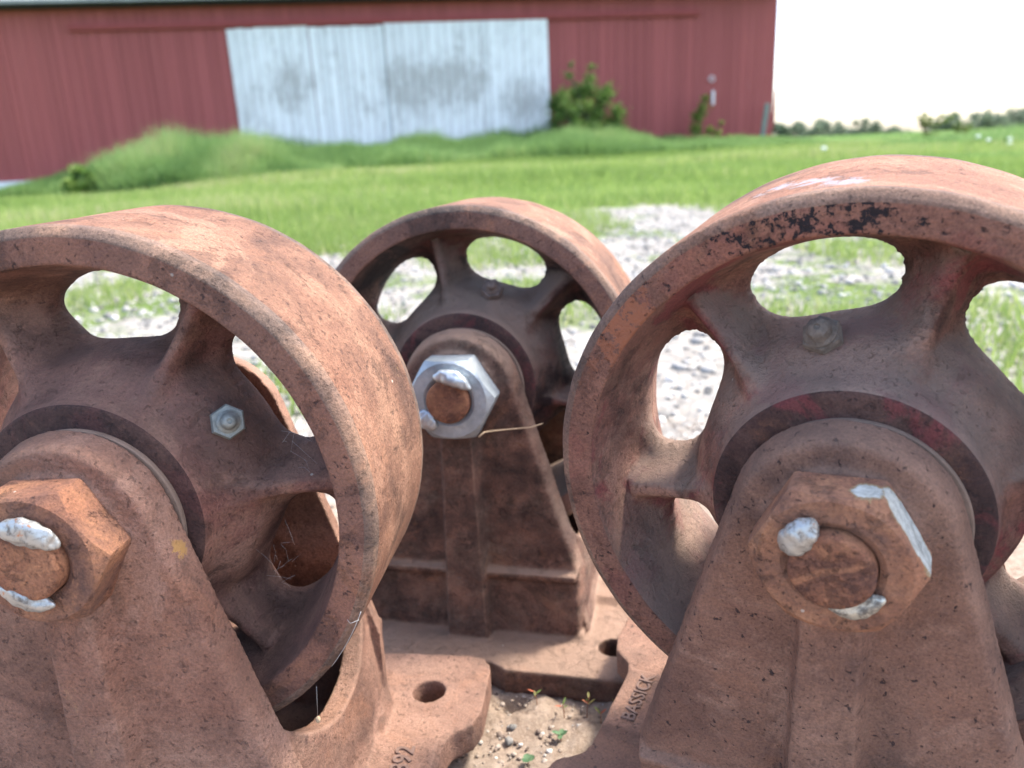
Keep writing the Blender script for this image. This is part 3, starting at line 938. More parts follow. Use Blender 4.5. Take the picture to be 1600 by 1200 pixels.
def blades(name, X, Y, H, W, mat, lean=0.35, tint=None, seg=2, parent=None):
    n = len(X)
    Z = base_z(X, Y)
    a = rng.uniform(0, 2 * PI, n)
    dx, dy = np.cos(a), np.sin(a)
    l = rng.normal(0, lean, n) * H
    b = rng.uniform(0, 2 * PI, n)
    lxx, lyy = np.cos(b) * l, np.sin(b) * l
    z0 = Z - 0.01
    if seg == 1:
        v = np.stack([np.stack([X - dx * W, Y - dy * W, z0], -1), np.stack([X + dx * W, Y + dy * W, z0], -1), np.stack([X + lxx, Y + lyy, Z + H], -1)], 1)
        tr = np.arange(n * 3).reshape(n, 3)
        k = 3
    else:
        v = np.stack([np.stack([X - dx * W, Y - dy * W, z0], -1), np.stack([X + dx * W, Y + dy * W, z0], -1),
                      np.stack([X - dx * W * .8 + lxx * .35, Y - dy * W * .8 + lyy * .35, Z + H * .6], -1), np.stack([X + dx * W * .8 + lxx * .35, Y + dy * W * .8 + lyy * .35, Z + H * .6], -1),
                      np.stack([X + lxx, Y + lyy, Z + H * (1 - 0.25 * np.abs(l / np.maximum(H, 1e-5)))], -1)], 1)
        base = (np.arange(n) * 5)[:, None]
        tr = np.concatenate([base + np.array([[0, 1, 3]]), base + np.array([[0, 3, 2]]), base + np.array([[2, 3, 4]])])
        k = 5
    if tint is None: tint = np.clip(rng.normal(0.5, 0.2, n), 0, 1)
    me = npmesh(name, v.reshape(-1, 3), tr, np.repeat(tint, k))
    return link(name, me, mat, parent)

def vnoise(X, Y, s, seed=0.0):
    """cheap smooth noise for clumps"""
    r = np.random.default_rng(int(seed * 100) + 3)
    out = np.zeros_like(X)
    for k in range(7):
        a = r.uniform(0, 2 * PI); f = s * r.uniform(0.6, 1.9)
        out += np.sin((X * math.cos(a) + Y * math.sin(a)) * f + r.uniform(0, 6)) / 7
    return out * 1.9

# mown grass
n = 170000
u = rng.uniform(0, 1, n)
Yg = 3.0 + 17.5 * u ** 1.25
Xg = rng.uniform(-1, 1, n) * (1.2 + 0.72 * Yg)
e = grass_edge(Xg) + 0.7 * vnoise(Xg, Yg, 2.6, 1)
k = Yg > e + rng.exponential(0.5, n) - 0.5
Xg, Yg = Xg[k], Yg[k]
Hg = (0.045 + 0.04 * rng.random(len(Xg)) + 0.0015 * Yg) * (1 + 0.6 * vnoise(Xg, Yg, 1.3, 2))
tint = np.clip(0.52 + 0.36 * vnoise(Xg, Yg, 0.7, 3) + 0.15 * vnoise(Xg, Yg, 3.0, 13) + rng.normal(0, 0.17, len(Xg)), 0, 1)
props(blades('mown_grass', Xg, Yg, np.maximum(Hg, .02), 0.0035 + 0.0006 * Yg, GRASS, 0.6, tint, 1), 'short yellow-green mown grass in front of the barn', 'grass', kind='stuff')

# tall grass along the barn and out to the right
def band(n, x0, x1, y0f, y1f, h0, h1):
    X = rng.uniform(x0, x1, n); t = rng.random(n)
    Y = y0f(X) + (y1f(X) - y0f(X)) * t
    return X, Y, t
X1, Y1, t1 = band(95000, -13, 8.5, lambda x: wy(x) - np.interp(x, [-9, -6, -1, 3, 8], [3.2, 5.6, 5.6, 4.2, 3.2]), lambda x: wy(x) - 0.2, 0, 0)
prof = np.interp(X1, [-13, -10.7, -9.8, -8, -6, -4.5, -2.6, -1.2, 0, 1, 2.5, 3.6, 5, 6.5, 8.5], [0.05, 0.06, 0.45, 0.84, 0.86, 0.78, 0.58, 0.58, 0.66, 0.72, 0.66, 0.45, 0.36, 0.28, 0.06])
H1 = prof * (0.55 + 0.45 * t1) * (0.85 + 0.3 * rng.random(len(X1))) * (1 + 0.28 * vnoise(X1, Y1, 2.2, 5) + 0.15 * vnoise(X1, Y1, 6, 15))
tn = np.clip(0.42 + 0.25 * vnoise(X1, Y1, 1.6, 6) + rng.normal(0, 0.14, len(X1)), 0, 1)
props(blades('tall_grass', X1, Y1, np.maximum(H1, 0.04), 0.007, TALL, 0.28, tn), 'tall blue-green grass growing along the foot of the barn', 'grass', kind='stuff')
# overgrown mound at the left
n = 42000
a = rng.uniform(0, 2 * PI, n); rr_ = np.sqrt(rng.random(n))
X2 = -5.3 + 2.5 * rr_ * np.cos(a); Y2 = 14.6 + 2.2 * rr_ * np.sin(a)
H2 = (1.0 - 0.62 * rr_ ** 3.2) * np.interp(X2, [-7.5, -7.1, -6.6, -5.9, -5.3, -4.8, -4.0, -3.3], [0.02, 0.40, 0.84, 0.90, 0.88, 0.92, 0.74, 0.40]) * (0.8 + 0.3 * rng.random(n)) * (1 + 0.22 * vnoise(X2, Y2, 2.6, 8) + 0.16 * vnoise(X2, Y2, 7, 18))
tn = np.clip(0.48 + 0.3 * vnoise(X2, Y2, 2.5, 9) + rng.normal(0, 0.12, n), 0, 1)
props(blades('mound_grass', X2, Y2, np.maximum(H2, 0.03), 0.007, TALL, 0.3, tn), 'lush overgrown grass mound before the left end of the barn', 'grass', kind='stuff')
# meadow right of and beyond the barn
n = 60000
u = rng.random(n)
Y3 = 9 + 40 * u ** 1.5
X3 = rng.uniform(0.22, 0.98, n) * Y3
k = ~((Y3 > wy(X3) - 0.3) & (X3 < 7.1))
X3, Y3 = X3[k], Y3[k]
H3 = (0.02 + 0.009 * (X3 - 7.5).clip(0, 12) + 0.04 * rng.random(len(X3))) * (1 + 0.4 * vnoise(X3, Y3, 0.8, 11)) * np.clip((Y3 - 8) / 5, 0.2, 1)
tn = np.clip(0.55 + 0.22 * vnoise(X3, Y3, 0.7, 12) + rng.normal(0, 0.14, len(X3)), 0, 1)
props(blades('meadow_grass', X3, Y3, np.maximum(H3, 0.04), 0.006 + 0.00025 * Y3, TALL, 0.35, tn), 'long meadow grass to the right of the barn', 'grass', kind='stuff')

# rough vegetation rising towards the right edge
n = 30000
Y4 = rng.uniform(13.5, 21, n); q4 = rng.uniform(0.36, 0.95, n); X4 = q4 * Y4
k = ~((Y4 > wy(X4) - 0.3) & (X4 < 7.1))
X4, Y4, q4 = X4[k], Y4[k], q4[k]
H4 = np.interp(q4, [0.36, 0.45, 0.52, 0.58, 0.66, 0.95], [0.03, 0.08, 0.18, 0.24, 0.32, 0.4]) * (0.7 + 0.5 * rng.random(len(X4))) * (1 + 0.35 * vnoise(X4, Y4, 2.4, 31))
props(blades('rough_weeds', X4, Y4, np.maximum(H4, 0.02), 0.010, TALL, 0.35, np.clip(0.5 + 0.3 * vnoise(X4, Y4, 1.5, 32) + rng.normal(0, 0.18, len(X4)), 0, 1)), 'taller rough weeds on the skyline towards the right edge', 'weeds', kind='stuff')

# weeds among the gravel, thinning towards the casters
n = 60000
Yw = 0.95 + 4.0 * rng.random(n); Xw = rng.uniform(-1, 1, n) * (0.5 + 0.75 * Yw)
msk = vnoise(Xw, Yw, 3.4, 21) + 0.5 * vnoise(Xw, Yw, 8.0, 22)
k = msk > 0.62 - 0.12 * Yw - 0.10 * (Xw < -0.2)
Xw, Yw = Xw[k], Yw[k]
Hw = 0.018 + 0.035 * rng.random(len(Xw)) + 0.004 * Yw
props(blades('gravel_weeds', Xw, Yw, Hw, 0.0025 + 0.0003 * Yw, GRASS, 0.8, np.clip(rng.normal(0.5, 0.22, len(Xw)), 0, 1), 1), 'patchy low green weeds growing through the pale gravel', 'weeds', kind='stuff')

# ------------------------------------------------------------------ stones
def stones(name, X, Y, R, mat, sub=0, sink=0.3):
    bm = bmesh.new(); bmesh.ops.create_icosphere(bm, subdivisions=max(1, sub), radius=1)
    bv = np.array([v.co[:] for v in bm.verts]); bf = np.array([[v.index for v in f.verts] for f in bm.faces]); bm.free()
    n = len(X)
    V = np.repeat(bv[None], n, 0)
    V = V * (1 + rng.normal(0, 0.13, (n, len(bv), 1)))
    sc = np.stack([rng.uniform(0.75, 1.3, n), rng.uniform(0.75, 1.3, n), rng.uniform(0.5, 0.85, n)], -1)
    V = V * sc[:, None, :] * R[:, None, None]
    a = rng.uniform(0, 2 * PI, n); c, s = np.cos(a)[:, None], np.sin(a)[:, None]
    x = V[..., 0] * c - V[..., 1] * s; y = V[..., 0] * s + V[..., 1] * c
    z = V[..., 2] + (base_z(X, Y) + R * (0.5 - sink))[:, None]
    P = np.stack([x + X[:, None], y + Y[:, None], z], -1).reshape(-1, 3)
    tr = (bf[None] + (np.arange(n) * len(bv))[:, None, None]).reshape(-1, 3)
    me = npmesh(name, P, tr, np.repeat(rng.random(n), len(bv)))
    smooth(me)
    return link(name, me, mat)
def stonemat(name, stops):
    m, nt, p = new_mat(name); t = NT(nt, rand=False)
    a = nt.nodes.new('ShaderNodeAttribute'); a.attribute_name = 'tint'
    c = t.ramp(a.outputs['Fac'], stops)
    g = t.ramp(t.noise(250, 5, 0.7), [(0.3, (0.75, 0.75, 0.75)), (0.7, (1.15, 1.15, 1.15))])
    t.L(t.mix(1.0, c, g, 'MULTIPLY'), p.inputs['Base Color']); p.inputs['Roughness'].default_value = 0.85
    t.L(t.bump(t.noise(500, 4, 0.6), 0.0008), p.inputs['Normal'])
    return m
GRAV = stonemat('gravel stone', [(0, (0.13, 0.125, 0.115)), (0.4, (0.26, 0.25, 0.23)), (0.8, (0.42, 0.41, 0.38)), (1, (0.56, 0.54, 0.51))])
SANDS = stonemat('soil grain', [(0, (0.14, 0.10, 0.08)), (0.4, (0.28, 0.215, 0.165)), (0.8, (0.42, 0.36, 0.30)), (1, (0.58, 0.56, 0.52))])
n = 26000
Yp = 1.0 + 3.6 * rng.random(n) ** 0.8; Xp = rng.uniform(-1, 1, n) * (0.45 + 0.68 * Yp)
k = Yp < grass_edge(Xp) + 0.4 * vnoise(Xp, Yp, 3, 33)
Xp, Yp = Xp[k], Yp[k]
props(stones('gravel', Xp, Yp, np.clip(rng.lognormal(-5.55, 0.55, len(Xp)), 0.0015, 0.013), GRAV, 1), 'pale crushed gravel scattered behind the casters', 'gravel', kind='stuff')
n = 16000
Yp = rng.uniform(0.34, 1.05, n); Xp = rng.uniform(-0.3, 0.35, n)
props(stones('soil_grains', Xp, Yp, np.clip(rng.lognormal(-6.9, 0.5, n), 0.0004, 0.004), SANDS, 1, 0.4), 'small grains and crumbs of dry soil between the casters', 'soil grains', kind='stuff')
for (px, py, pr, lab, tt) in ((0.036, 0.449, 0.0034, 'largest pale pebble on the soil, right of the small green leaf', 0.9), (-0.009, 0.452, 0.0036, 'grey pebble beside the corner of the left caster base', 0.2),
                              (-0.012, 0.440, 0.0030, 'second grey pebble just below the first at the base corner', 0.3), (0.014, 0.428, 0.0024, 'small white pebble near the lower edge of the soil patch', 1.0)):
    o = stones('pebble', np.array([px]), np.array([py]), np.array([pr]), SANDS if tt > 0.5 else GRAV, 2, 0.2)
    at = o.data.attributes['tint']; at.data.foreach_set('value', [tt] * len(o.data.vertices))
    props(o, lab, 'pebble', 'pebbles on the soil')

# ------------------------------------------------------------------ leafy plants and trees
def foliage(name, clumps, n, size, mat, parent=None, seed=1, floor=None):
    r = np.random.default_rng(seed)
    cs = np.array(clumps, float)      # x y z r weight
    w = cs[:, 3] ** 2; w /= w.sum()
    idx = r.choice(len(cs), n, p=w)
    d = r.normal(0, 1, (n, 3)); d /= np.linalg.norm(d, axis=1)[:, None]
    rad = cs[idx, 3] * np.abs(r.normal(0.55, 0.42, n))
    P = cs[idx, :3] + d * rad[:, None] * np.array([1, 1, 0.85])
    if floor is not None: P[:, 2] = np.maximum(P[:, 2], floor + 0.02)
    a = r.normal(0, 1, (n, 3)); a /= np.linalg.norm(a, axis=1)[:, None]
    b = np.cross(a, r.normal(0, 1, (n, 3))); b /= np.linalg.norm(b, axis=1)[:, None]
    s = size * r.uniform(0.6, 1.4, n)[:, None]
    V = np.stack([P - a * s, P + b * s * 0.45, P + a * s, P - b * s * 0.45], 1).reshape(-1, 3)
    base = (np.arange(n) * 4)[:, None]
    tr = np.concatenate([base + np.array([[0, 1, 2]]), base + np.array([[0, 2, 3]])])
    ct = r.random(len(cs))
    tint = np.clip(0.25 + 0.4 * ct[idx] + r.normal(0, 0.15, n), 0, 1)
    me = npmesh(name, V, tr, np.repeat(tint, 4))
    return link(name, me, mat, parent)

def limbs(name, segs, parent):
    bm = bmesh.new()
    for p0, p1, r0, r1 in segs:
        p0, p1 = Vector(p0), Vector(p1); d = (p1 - p0).normalized()
        u = d.cross(Vector((0.31, 0.9, 0.2))).normalized(); w = d.cross(u)
        ra = [bm.verts.new(p0 + (u * math.cos(k) + w * math.sin(k)) * r0) for k in np.linspace(0, 2 * PI, 7)[:-1]]
        rb = [bm.verts.new(p1 + (u * math.cos(k) + w * math.sin(k)) * r1) for k in np.linspace(0, 2 * PI, 7)[:-1]]
        for i in range(6): bm.faces.new((ra[i], ra[(i + 1) % 6], rb[(i + 1) % 6], rb[i]))
    me = bm_mesh(name, bm); smooth(me)
    return link(name, me, BARK, parent)

def plant(name, loc, label, cat, clumps, n, size, mat, segs, seed=1, group=None):
    o = empty(name, loc=loc); props(o, label, cat, group)
    foliage('crown', clumps, n, size, mat, o, seed)
    limbs('trunk', segs, o)
    return o

rb = random.Random(11)
def rclumps(n, cx, cz, rx, rz, cr, ry=None, bottom=0.1):
    out = []
    while len(out) < n:
        a, b, c = rb.uniform(-1, 1), rb.uniform(-1, 1), rb.uniform(-1, 1)
        if a * a + b * b + c * c > 1: continue
        z = cz + c * rz
        if z < bottom: continue
        out.append((cx + a * rx, b * (ry or rx), z, cr * rb.uniform(0.6, 1.3), 1))
    return out
# bush right of the white door
cl = rclumps(60, 0.0, 0.85, 0.82, 0.78, 0.20) + [(-0.35, 0, 1.85, 0.16, 1), (-0.32, 0, 2.08, 0.10, 1), (0.12, 0, 1.78, 0.17, 1), (0.16, 0, 2.02, 0.11, 1), (0.55, 0, 1.5, 0.2, 1), (-0.65, 0, 1.35, 0.2, 1), (0.85, 0, 0.6, 0.2, 1)]
plant('bush', (2.02, 20.05, 0.02), 'round leafy green bush in front of the barn right of the white doors', 'bush', cl, 15000, 0.036, LEAF,
      [((0, 0, 0), (0.05, 0, 0.8), 0.05, 0.03), ((0.05, 0, 0.8), (-0.35, 0, 1.9), 0.03, 0.01), ((0.05, 0, 0.8), (0.16, 0, 1.9), 0.03, 0.01), ((0, 0, 0.2), (0.6, 0, 1.3), 0.03, 0.01), ((0, 0, 0.2), (-0.6, 0, 1.2), 0.03, 0.01)], 3)
cl = [(-0.12, 0, 0.2, 0.17, 1), (-0.2, 0, 0.5, 0.18, 1), (-0.15, 0, 0.8, 0.16, 1), (-0.05, 0, 1.0, 0.14, 1), (0.02, 0, 1.22, 0.10, 1), (0.15, 0, 0.45, 0.12, 1), (0.35, 0, 0.38, 0.09, 1), (0.42, 0, 0.62, 0.07, 1), (0.6, 0, 0.25, 0.1, 1), (0.8, 0, 0.2, 0.1, 1), (0.1, 0, 0.15, 0.2, 1)]
plant('shrub', (5.02, 20.75, 0.05), 'slender yellow-green shrub growing against the right part of the red wall', 'shrub', cl, 2600, 0.04, LEAFY,
      [((0, 0, 0), (-0.12, 0, 0.7), 0.02, 0.012), ((-0.12, 0, 0.7), (0.02, 0, 1.25), 0.012, 0.006), ((0, 0, 0), (0.4, 0, 0.6), 0.012, 0.006)], 4)
# dark weedy hollow at the left end of the mound
cl = rclumps(20, 0, 0.24, 0.30, 0.20, 0.10, bottom=0.02)
plant('shrub', (-6.50, 12.7, -0.16), 'low dark green shrub in the hollow at the left end of the grass mound', 'shrub', cl, 3200, 0.05, LEAF,
      [((0, 0, 0), (0.1, 0, 0.4), 0.02, 0.01), ((0, 0, 0), (-0.2, 0, 0.35), 0.02, 0.01)], 5)
# leaning post by the barn corner
bm = bmesh.new(); bm_box(bm, -0.055, 0.055, -0.04, 0.04, -0.2, 1.0)
bmesh.ops.bevel(bm, geom=list(bm.edges), offset=0.008, segments=1, affect='EDGES')
o = link('post', bm_mesh('post', bm), plain('grey green weathered wood', (0.20, 0.24, 0.20), 0.9, 0.3, 12)); o.location = (6.56, 21.1, 0.1); o.rotation_euler = (0, 0.11, 0)
props(o, 'short grey-green leaning post at the right corner of the barn', 'post')
# white pipe on the wall
bm = bmesh.new()
bmesh.ops.create_cone(bm, segments=14, radius1=0.035, radius2=0.035, depth=0.34, cap_ends=True)
bmesh.ops.translate(bm, verts=bm.verts, vec=(0, 0, 0.17))
me = bm_mesh('pipe', bm)
pw = plain('white painted metal', (0.75, 0.75, 0.74), 0.5, 0.1, 10)
tp = link('standpipe', me, pw); tp.location = (5.34, 21.22, 1.12)
props(tp, 'short white pipe fixed upright on the red wall above the slender shrub', 'pipe')
bm = bmesh.new()
n0 = 20
for i in range(n0):
    for j in range(8): 
        a, b = 2 * PI * i / n0, 2 * PI * j / 8
        bm.verts.new(((0.062 + 0.013 * math.cos(b)) * math.cos(a), 0.013 * math.sin(b), (0.062 + 0.013 * math.cos(b)) * math.sin(a)))
bm.verts.ensure_lookup_table()
for i in range(n0):
    for j in range(8): bm.faces.new([bm.verts[q] for q in (i * 8 + j, ((i + 1) % n0) * 8 + j, ((i + 1) % n0) * 8 + (j + 1) % 8, i * 8 + (j + 1) % 8)])
me = bm_mesh('ring', bm); smooth(me)
o = link('hitching_ring', me, pw); o.location = (5.31, 21.28, 1.74); props(o, 'small white metal ring fixed to the red wall above the white pipe', 'ring')

# saplings and weeds on the skyline at the right
def sapling(loc, h, spread, seed, label, mat=LEAFY):
    r = random.Random(seed)
    o = empty('sapling', loc=loc); props(o, label, 'sapling', 'saplings on the skyline')
    segs = [((0, 0, 0), (0.02, 0, h * 0.4), 0.014, 0.010)]; cl = []
    for i in range(7):
        a = r.uniform(-1, 1); z1 = h * r.uniform(0.6, 1.0)
        tip = (a * spread, r.uniform(-.3, .3) * spread, z1)
        segs.append(((0.02, 0, h * r.uniform(0.25, 0.5)), tip, 0.009, 0.003))
        for k in range(4):
            f = 0.5 + 0.5 * k / 3
            cl.append((tip[0] * f, tip[1] * f, h * 0.35 + (z1 - h * 0.35) * f, 0.06 * h * r.uniform(0.7, 1.6), 1))
    cl += [(r.uniform(-.5, .5) * spread, 0, h * r.uniform(0.1, 0.4), 0.12 * h, 1) for _ in range(8)]
    foliage('crown', cl, 3000, 0.035 * h, mat, o, seed); limbs('trunk', segs, o)
    return o
sapling((9.25, 18.3, -0.02), 0.66, 0.62, 2, 'yellow-green leafy sapling standing out against the white sky')
sapling((10.05, 18.2, -0.02), 0.46, 0.22, 5, 'small thin sapling just right of the larger yellow-green one')

# far trees: each its own trunk and crown
def far_tree(x, y, top, w, seed, label, mat=LEAFF, base=None, size=0.22):
    z0 = float(base_z(np.array([x]), np.array([y]))[0]) if base is None else base
    h = top - z0
    o = empty('tree', loc=(x, y, z0)); props(o, label, 'tree', 'trees on the far skyline')
    r = random.Random(seed); cl = []
    for _ in range(26):
        a, c = r.uniform(-1, 1), r.uniform(-1, 1)
        if a * a + c * c > 1: continue
        cl.append((a * w * 1.25, r.uniform(-1, 1) * w * 0.6, h * 0.52 + c * h * 0.42 * (1 - 0.35 * abs(a)), w * 0.24 * r.uniform(0.5, 1.4), 1))
    foliage('crown', cl, 5200, size, mat, o, seed)
    limbs('trunk', [((0, 0, 0), (0, 0, h * 0.6), 0.22, 0.12), ((0, 0, h * 0.4), (w * 0.5, 0, h * 0.75), 0.1, 0.04), ((0, 0, h * 0.4), (-w * 0.5, 0, h * 0.75), 0.1, 0.04)], o)
    return o
FT = [  # lateral slope x/y, distance, top height over camera as slope, half width
    (0.334, 150, 0.0140, 3.6, 'leftmost far tree, right beside the barn corner'),
    (0.352, 150, 0.0170, 3.4, 'tall pointed dark far tree near the barn corner'),
    (0.376, 160, 0.0135, 4.6, 'low rounded far tree third from the barn corner'),
    (0.398, 155, 0.0140, 4.6, 'broad rounded far tree in the middle of the skyline row'),
    (0.420, 150, 0.0130, 4.0, 'far tree left of the skyline gap, with a stepped top'),
    (0.440, 150, 0.0105, 4.0, 'lowest far tree at the gap in the skyline row'),
    (0.462, 150, 0.0065, 4.0, 'faint low far tree filling the gap in the skyline row'),
    (0.545, 105, 0.0095, 3.4, 'low far tree standing just right of the yellow-green saplings'),
    (0.570, 105, 0.0130, 3.4, 'lower far tree left of the tall grey-green ones'),
    (0.594, 110, 0.0160, 3.4, 'tall grey-green far tree near the right edge, left one of the pair'),
    (0.618, 112, 0.0165, 3.6, 'tall grey-green far tree near the right edge, middle of its group'),
    (0.646, 110, 0.0155, 3.8, 'far tree cut by the right edge of the picture'),
]
for i, (sx, y, sl, w, lab) in enumerate(FT):
    far_tree(sx * y, y, 0.375 + sl * y, w, 40 + i, lab)

# white flower heads in the meadow at the right
FLO = plain('white petals', (0.78, 0.80, 0.75), 0.7, 0.1, 60)
STEM = plain('flower stem', (0.08, 0.13, 0.03), 0.8, 0.2, 40)
fl0 = None
for i, (x, y, h) in enumerate(((7.55, 13.2, 0.16), (7.78, 13.3, 0.10), (8.06, 13.2, 0.11), (7.70, 12.6, 0.05), (8.2, 12.9, 0.19), (3.95, 10.2, 0.13))):
    o = empty('flower', loc=(x, y, float(base_z(np.array([x]), np.array([y]))[0])))
    bm = bmesh.new()
    for k in range(9):
        a = 2 * PI * k / 9
        c = Vector((0.028 * math.cos(a) * (0.4 + 0.6 * (k % 2)), 0.028 * math.sin(a) * (0.4 + 0.6 * (k % 2)), h + 0.008 * (k % 3)))
        bmesh.ops.create_icosphere(bm, subdivisions=1, radius=0.016, matrix=Matrix.Translation(c))
    link('bloom', bm_mesh('bloom', bm), FLO, o)
    link('stem', line_mesh('stem', [(0, 0, 0), (0.004, 0, h * 0.5), (0, 0, h)], 0.003), STEM, o)
    props(o, ('white flower head at the left of the cluster in the right-hand meadow', 'small white flower head second from the left in the meadow cluster', 'brightest white flower head at the right of the meadow cluster',
              'low white flower head below the others in the meadow', 'faint white flower head highest in the meadow cluster', 'lone white flower in the grass left of the big right wheel')[i], 'flower', 'white flowers in the meadow')

# ------------------------------------------------------------------ the three casters
wheel_me = wheel_mesh()
bracket_me = bracket_mesh()
nut_me = nut_mesh()
washer_me = lathe_y('washer', [(20, -9.0), (42.9, -9.0), (43.4, -8.4), (43.5, -7.2), (43.3, -6.4), (20, -6.3)], 96)
axle_me = lathe_y('axle_end', [(0.01, -49.6), (9, -49.8), (13.6, -49.9), (14.6, -49.3), (15.1, -48.3), (15.1, -40), (15.1, -20)], 64, 40)
rear_nut_me = lathe_y('rear_nut', [(0.01, 146), (26, 146), (29, 143), (29, 126), (20, 126)], 6, 20)
axle_me.name = 'axle_end'

def caster(label, C, X, Y, phase, mats, welds, grease_dusty, group='heavy iron casters in a row'):
    X, Y = Vector(X).normalized(), Vector(Y).normalized(); Z = X.cross(Y).normalized(); X = Y.cross(Z)
    M = Matrix.Translation(Vector(C)) @ Matrix((X, Y, Z)).transposed().to_4x4()
    root = props(empty('caster', M), label, 'caster', group)
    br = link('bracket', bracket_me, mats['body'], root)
    wh = link('wheel', wheel_me, [mats['tread'], mats['face'], mats['web'], mats['ring'], CHAMFER], root)
    wh.rotation_euler = (0, -math.radians(phase), 0)
    g = link('grease_fitting', grease_mesh(grease_dusty), mats['grease'], wh)
    # on the cone between hub ring and hole, pointing forward and outward; hole centre is local +X
    d = Vector((math.sin(math.radians(38)), -math.cos(math.radians(38)), 0))
    q = Vector((0, -1, 0)).rotation_difference(d)
    g.rotation_mode = 'QUATERNION'; g.rotation_quaternion = q
    g.location = Vector((67, 20.5, 0)) * MM
    ws = link('washer', washer_me, WASHER, root); ws.location = Vector((1.8, 0, -0.9)) * MM
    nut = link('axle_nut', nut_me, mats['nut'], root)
    link('axle_end', axle_me, mats.get('axle', AXLE), nut)
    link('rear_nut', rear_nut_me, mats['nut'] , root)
    for i, (x, z, sz, rot, bend, m, y) in enumerate(welds):
        w = link('weld_bead', blob_mesh('weld_bead', sz, i * 3.1 + x, rot=rot, bend=bend), m, nut)
        w.location = Vector((x, y, z)) * MM
    return root

R_ = caster('right-hand rusty caster wheel with red paint round its hub and half bright axle nut', (0.13346, 0.29626, 0.22835), (0.88274, -0.46987, 0), (0.46794, 0.87911, 0.09049), 103,
       dict(body=BODY_R, tread=TREAD_R, face=faces('right', 1.0, orange=0.3, pits=0.5, bump=1.4,
            chips=[((0.1152 * math.cos(math.radians(0)), 0, 0.0), 0.0, 0.050), ((0.117, 0, -0.028), 0.0, 0.03)],
            flakes=[((0.117 * math.cos(math.radians(40)), 0, 0.117 * math.sin(math.radians(40))), 0.005, 0.04)], red=0.2),
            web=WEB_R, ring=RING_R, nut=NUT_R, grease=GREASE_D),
       [(-11.5, 12.6, (9.2, 3.4, 5.6), math.radians(48), 0, WELD, -49.0), (9.8, -13.2, (9.5, 2.6, 4.2), math.radians(28), 1.5, WELD_O, -47.2)], True)
L_ = caster('left-hand rusty caster cut by the picture edge, with bright weld beads on its rusty nut', (-0.18854, 0.33238, 0.22439), (0.99148, -0.13024, 0), (0.13023, 0.99142, 0.01163), 32,
       dict(body=BODY_L, tread=TREAD_L, face=FACE_L, web=WEB_L, ring=RING_L, nut=NUT_L, grease=GREASE),
       [(4.5, 15.0, (12.5, 3.4, 5.6), math.radians(-14), -1.5, WELD, -48.5), (-3.8, -14.8, (11.5, 3.0, 4.8), math.radians(-22), 2.0, WELD, -47.5)], False)
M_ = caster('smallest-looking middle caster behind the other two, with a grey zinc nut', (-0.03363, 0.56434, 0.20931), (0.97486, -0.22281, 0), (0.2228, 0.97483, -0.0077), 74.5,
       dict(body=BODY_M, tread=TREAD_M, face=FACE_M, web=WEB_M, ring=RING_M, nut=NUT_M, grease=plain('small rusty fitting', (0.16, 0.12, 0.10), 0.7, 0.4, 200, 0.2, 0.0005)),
       [(5.5, 17.5, (13.0, 5.0, 5.5), math.radians(-20), -2.0, WELD_M, -50.0), (-15.5, -14.0, (8.0, 3.0, 6.0), math.radians(-45), 0, WELD_M, -46.5)], False)

# cast lettering on the flanges
LETR = plain('rusty raised letters', (0.20, 0.125, 0.095), 0.85, 0.3, 300)
t_me = text_mesh('BASSICK', 11.5, 0.55, 0.92)
o = link('lettering', t_me, LETR, R_)
o.matrix_local = Matrix.Translation(Vector((-112.5, 58, -186.6)) * MM) @ Matrix.Rotation(PI / 2, 4, 'Z')
t_me = text_mesh('892', 15.5, 0.55, 0.9)
o = link('lettering', t_me, LETR, L_)
o.matrix_local = Matrix.Translation(Vector((109, 62, -186.6)) * MM) @ Matrix.Rotation(PI / 2, 4, 'Z')

# ------------------------------------------------------------------ small things on and between the casters
STRAW = plain('dry straw', (0.50, 0.36, 0.22), 0.8, 0.2, 100)
def on_caster(root, pts): return [root.matrix_world @ (Vector(p) * MM) for p in pts]
P = on_caster(M_, [(20, -45, -25), (23, -41, -23), (29, -36, -23.5), (40, -30, -24), (52, -27, -23.5), (61, -25, -21)])
props(link('dry_straw', line_mesh('dry_straw', P, 0.0006, 0.0004), STRAW), 'thin dry straw stretched from the grey nut across the middle bracket', 'straw')
WEBM = plain('cobweb silk', (0.50, 0.47, 0.43), 0.6, 0.1, 100)
def strands(root, segs, r, label):
    V = []; bm = bmesh.new()
    for pts in segs:
        me = line_mesh('s', on_caster(root, pts), r, r * 0.6, 4); bm.from_mesh(me); bpy.data.meshes.remove(me)
    return props(link('cobweb', bm_mesh('cobweb', bm), WEBM), label, 'cobweb')
def arcpt(r, deg, y): return (r * math.cos(math.radians(deg)), y, r * math.sin(math.radians(deg)))
strands(L_, [[arcpt(126.5, -22 - 1.6 * i + 0.5 * math.sin(i * 2.1), -0.6) for i in range(11)], [arcpt(127, -24, -0.8), arcpt(124, -25.5, -1.2), arcpt(122, -25, -1.0)]], 0.00017, 'white cobweb thread clinging to the lower right rim of the left wheel')
rs = random.Random(3)
def web_cluster(root, deg, r, y, spread, n, label):
    segs = []
    for _ in range(n):
        a = deg + rs.uniform(-spread, spread); q = r + rs.uniform(-8, 8)
        b = a + rs.uniform(-11, 11); q2 = q + rs.uniform(-12, 12); yy = y + rs.uniform(-5, 3)
        segs.append([arcpt(q, a, yy), arcpt((q + q2) / 2, (a + b) / 2 + 0.6, yy + rs.uniform(-1, 1)), arcpt(q2, b, yy + rs.uniform(-3, 3))])
    return strands(root, segs, 0.000055, label)
web_cluster(L_, 14, 88, 28, 9, 12, 'fine dusty cobweb in the dark pocket right of the grease fitting of the left wheel')
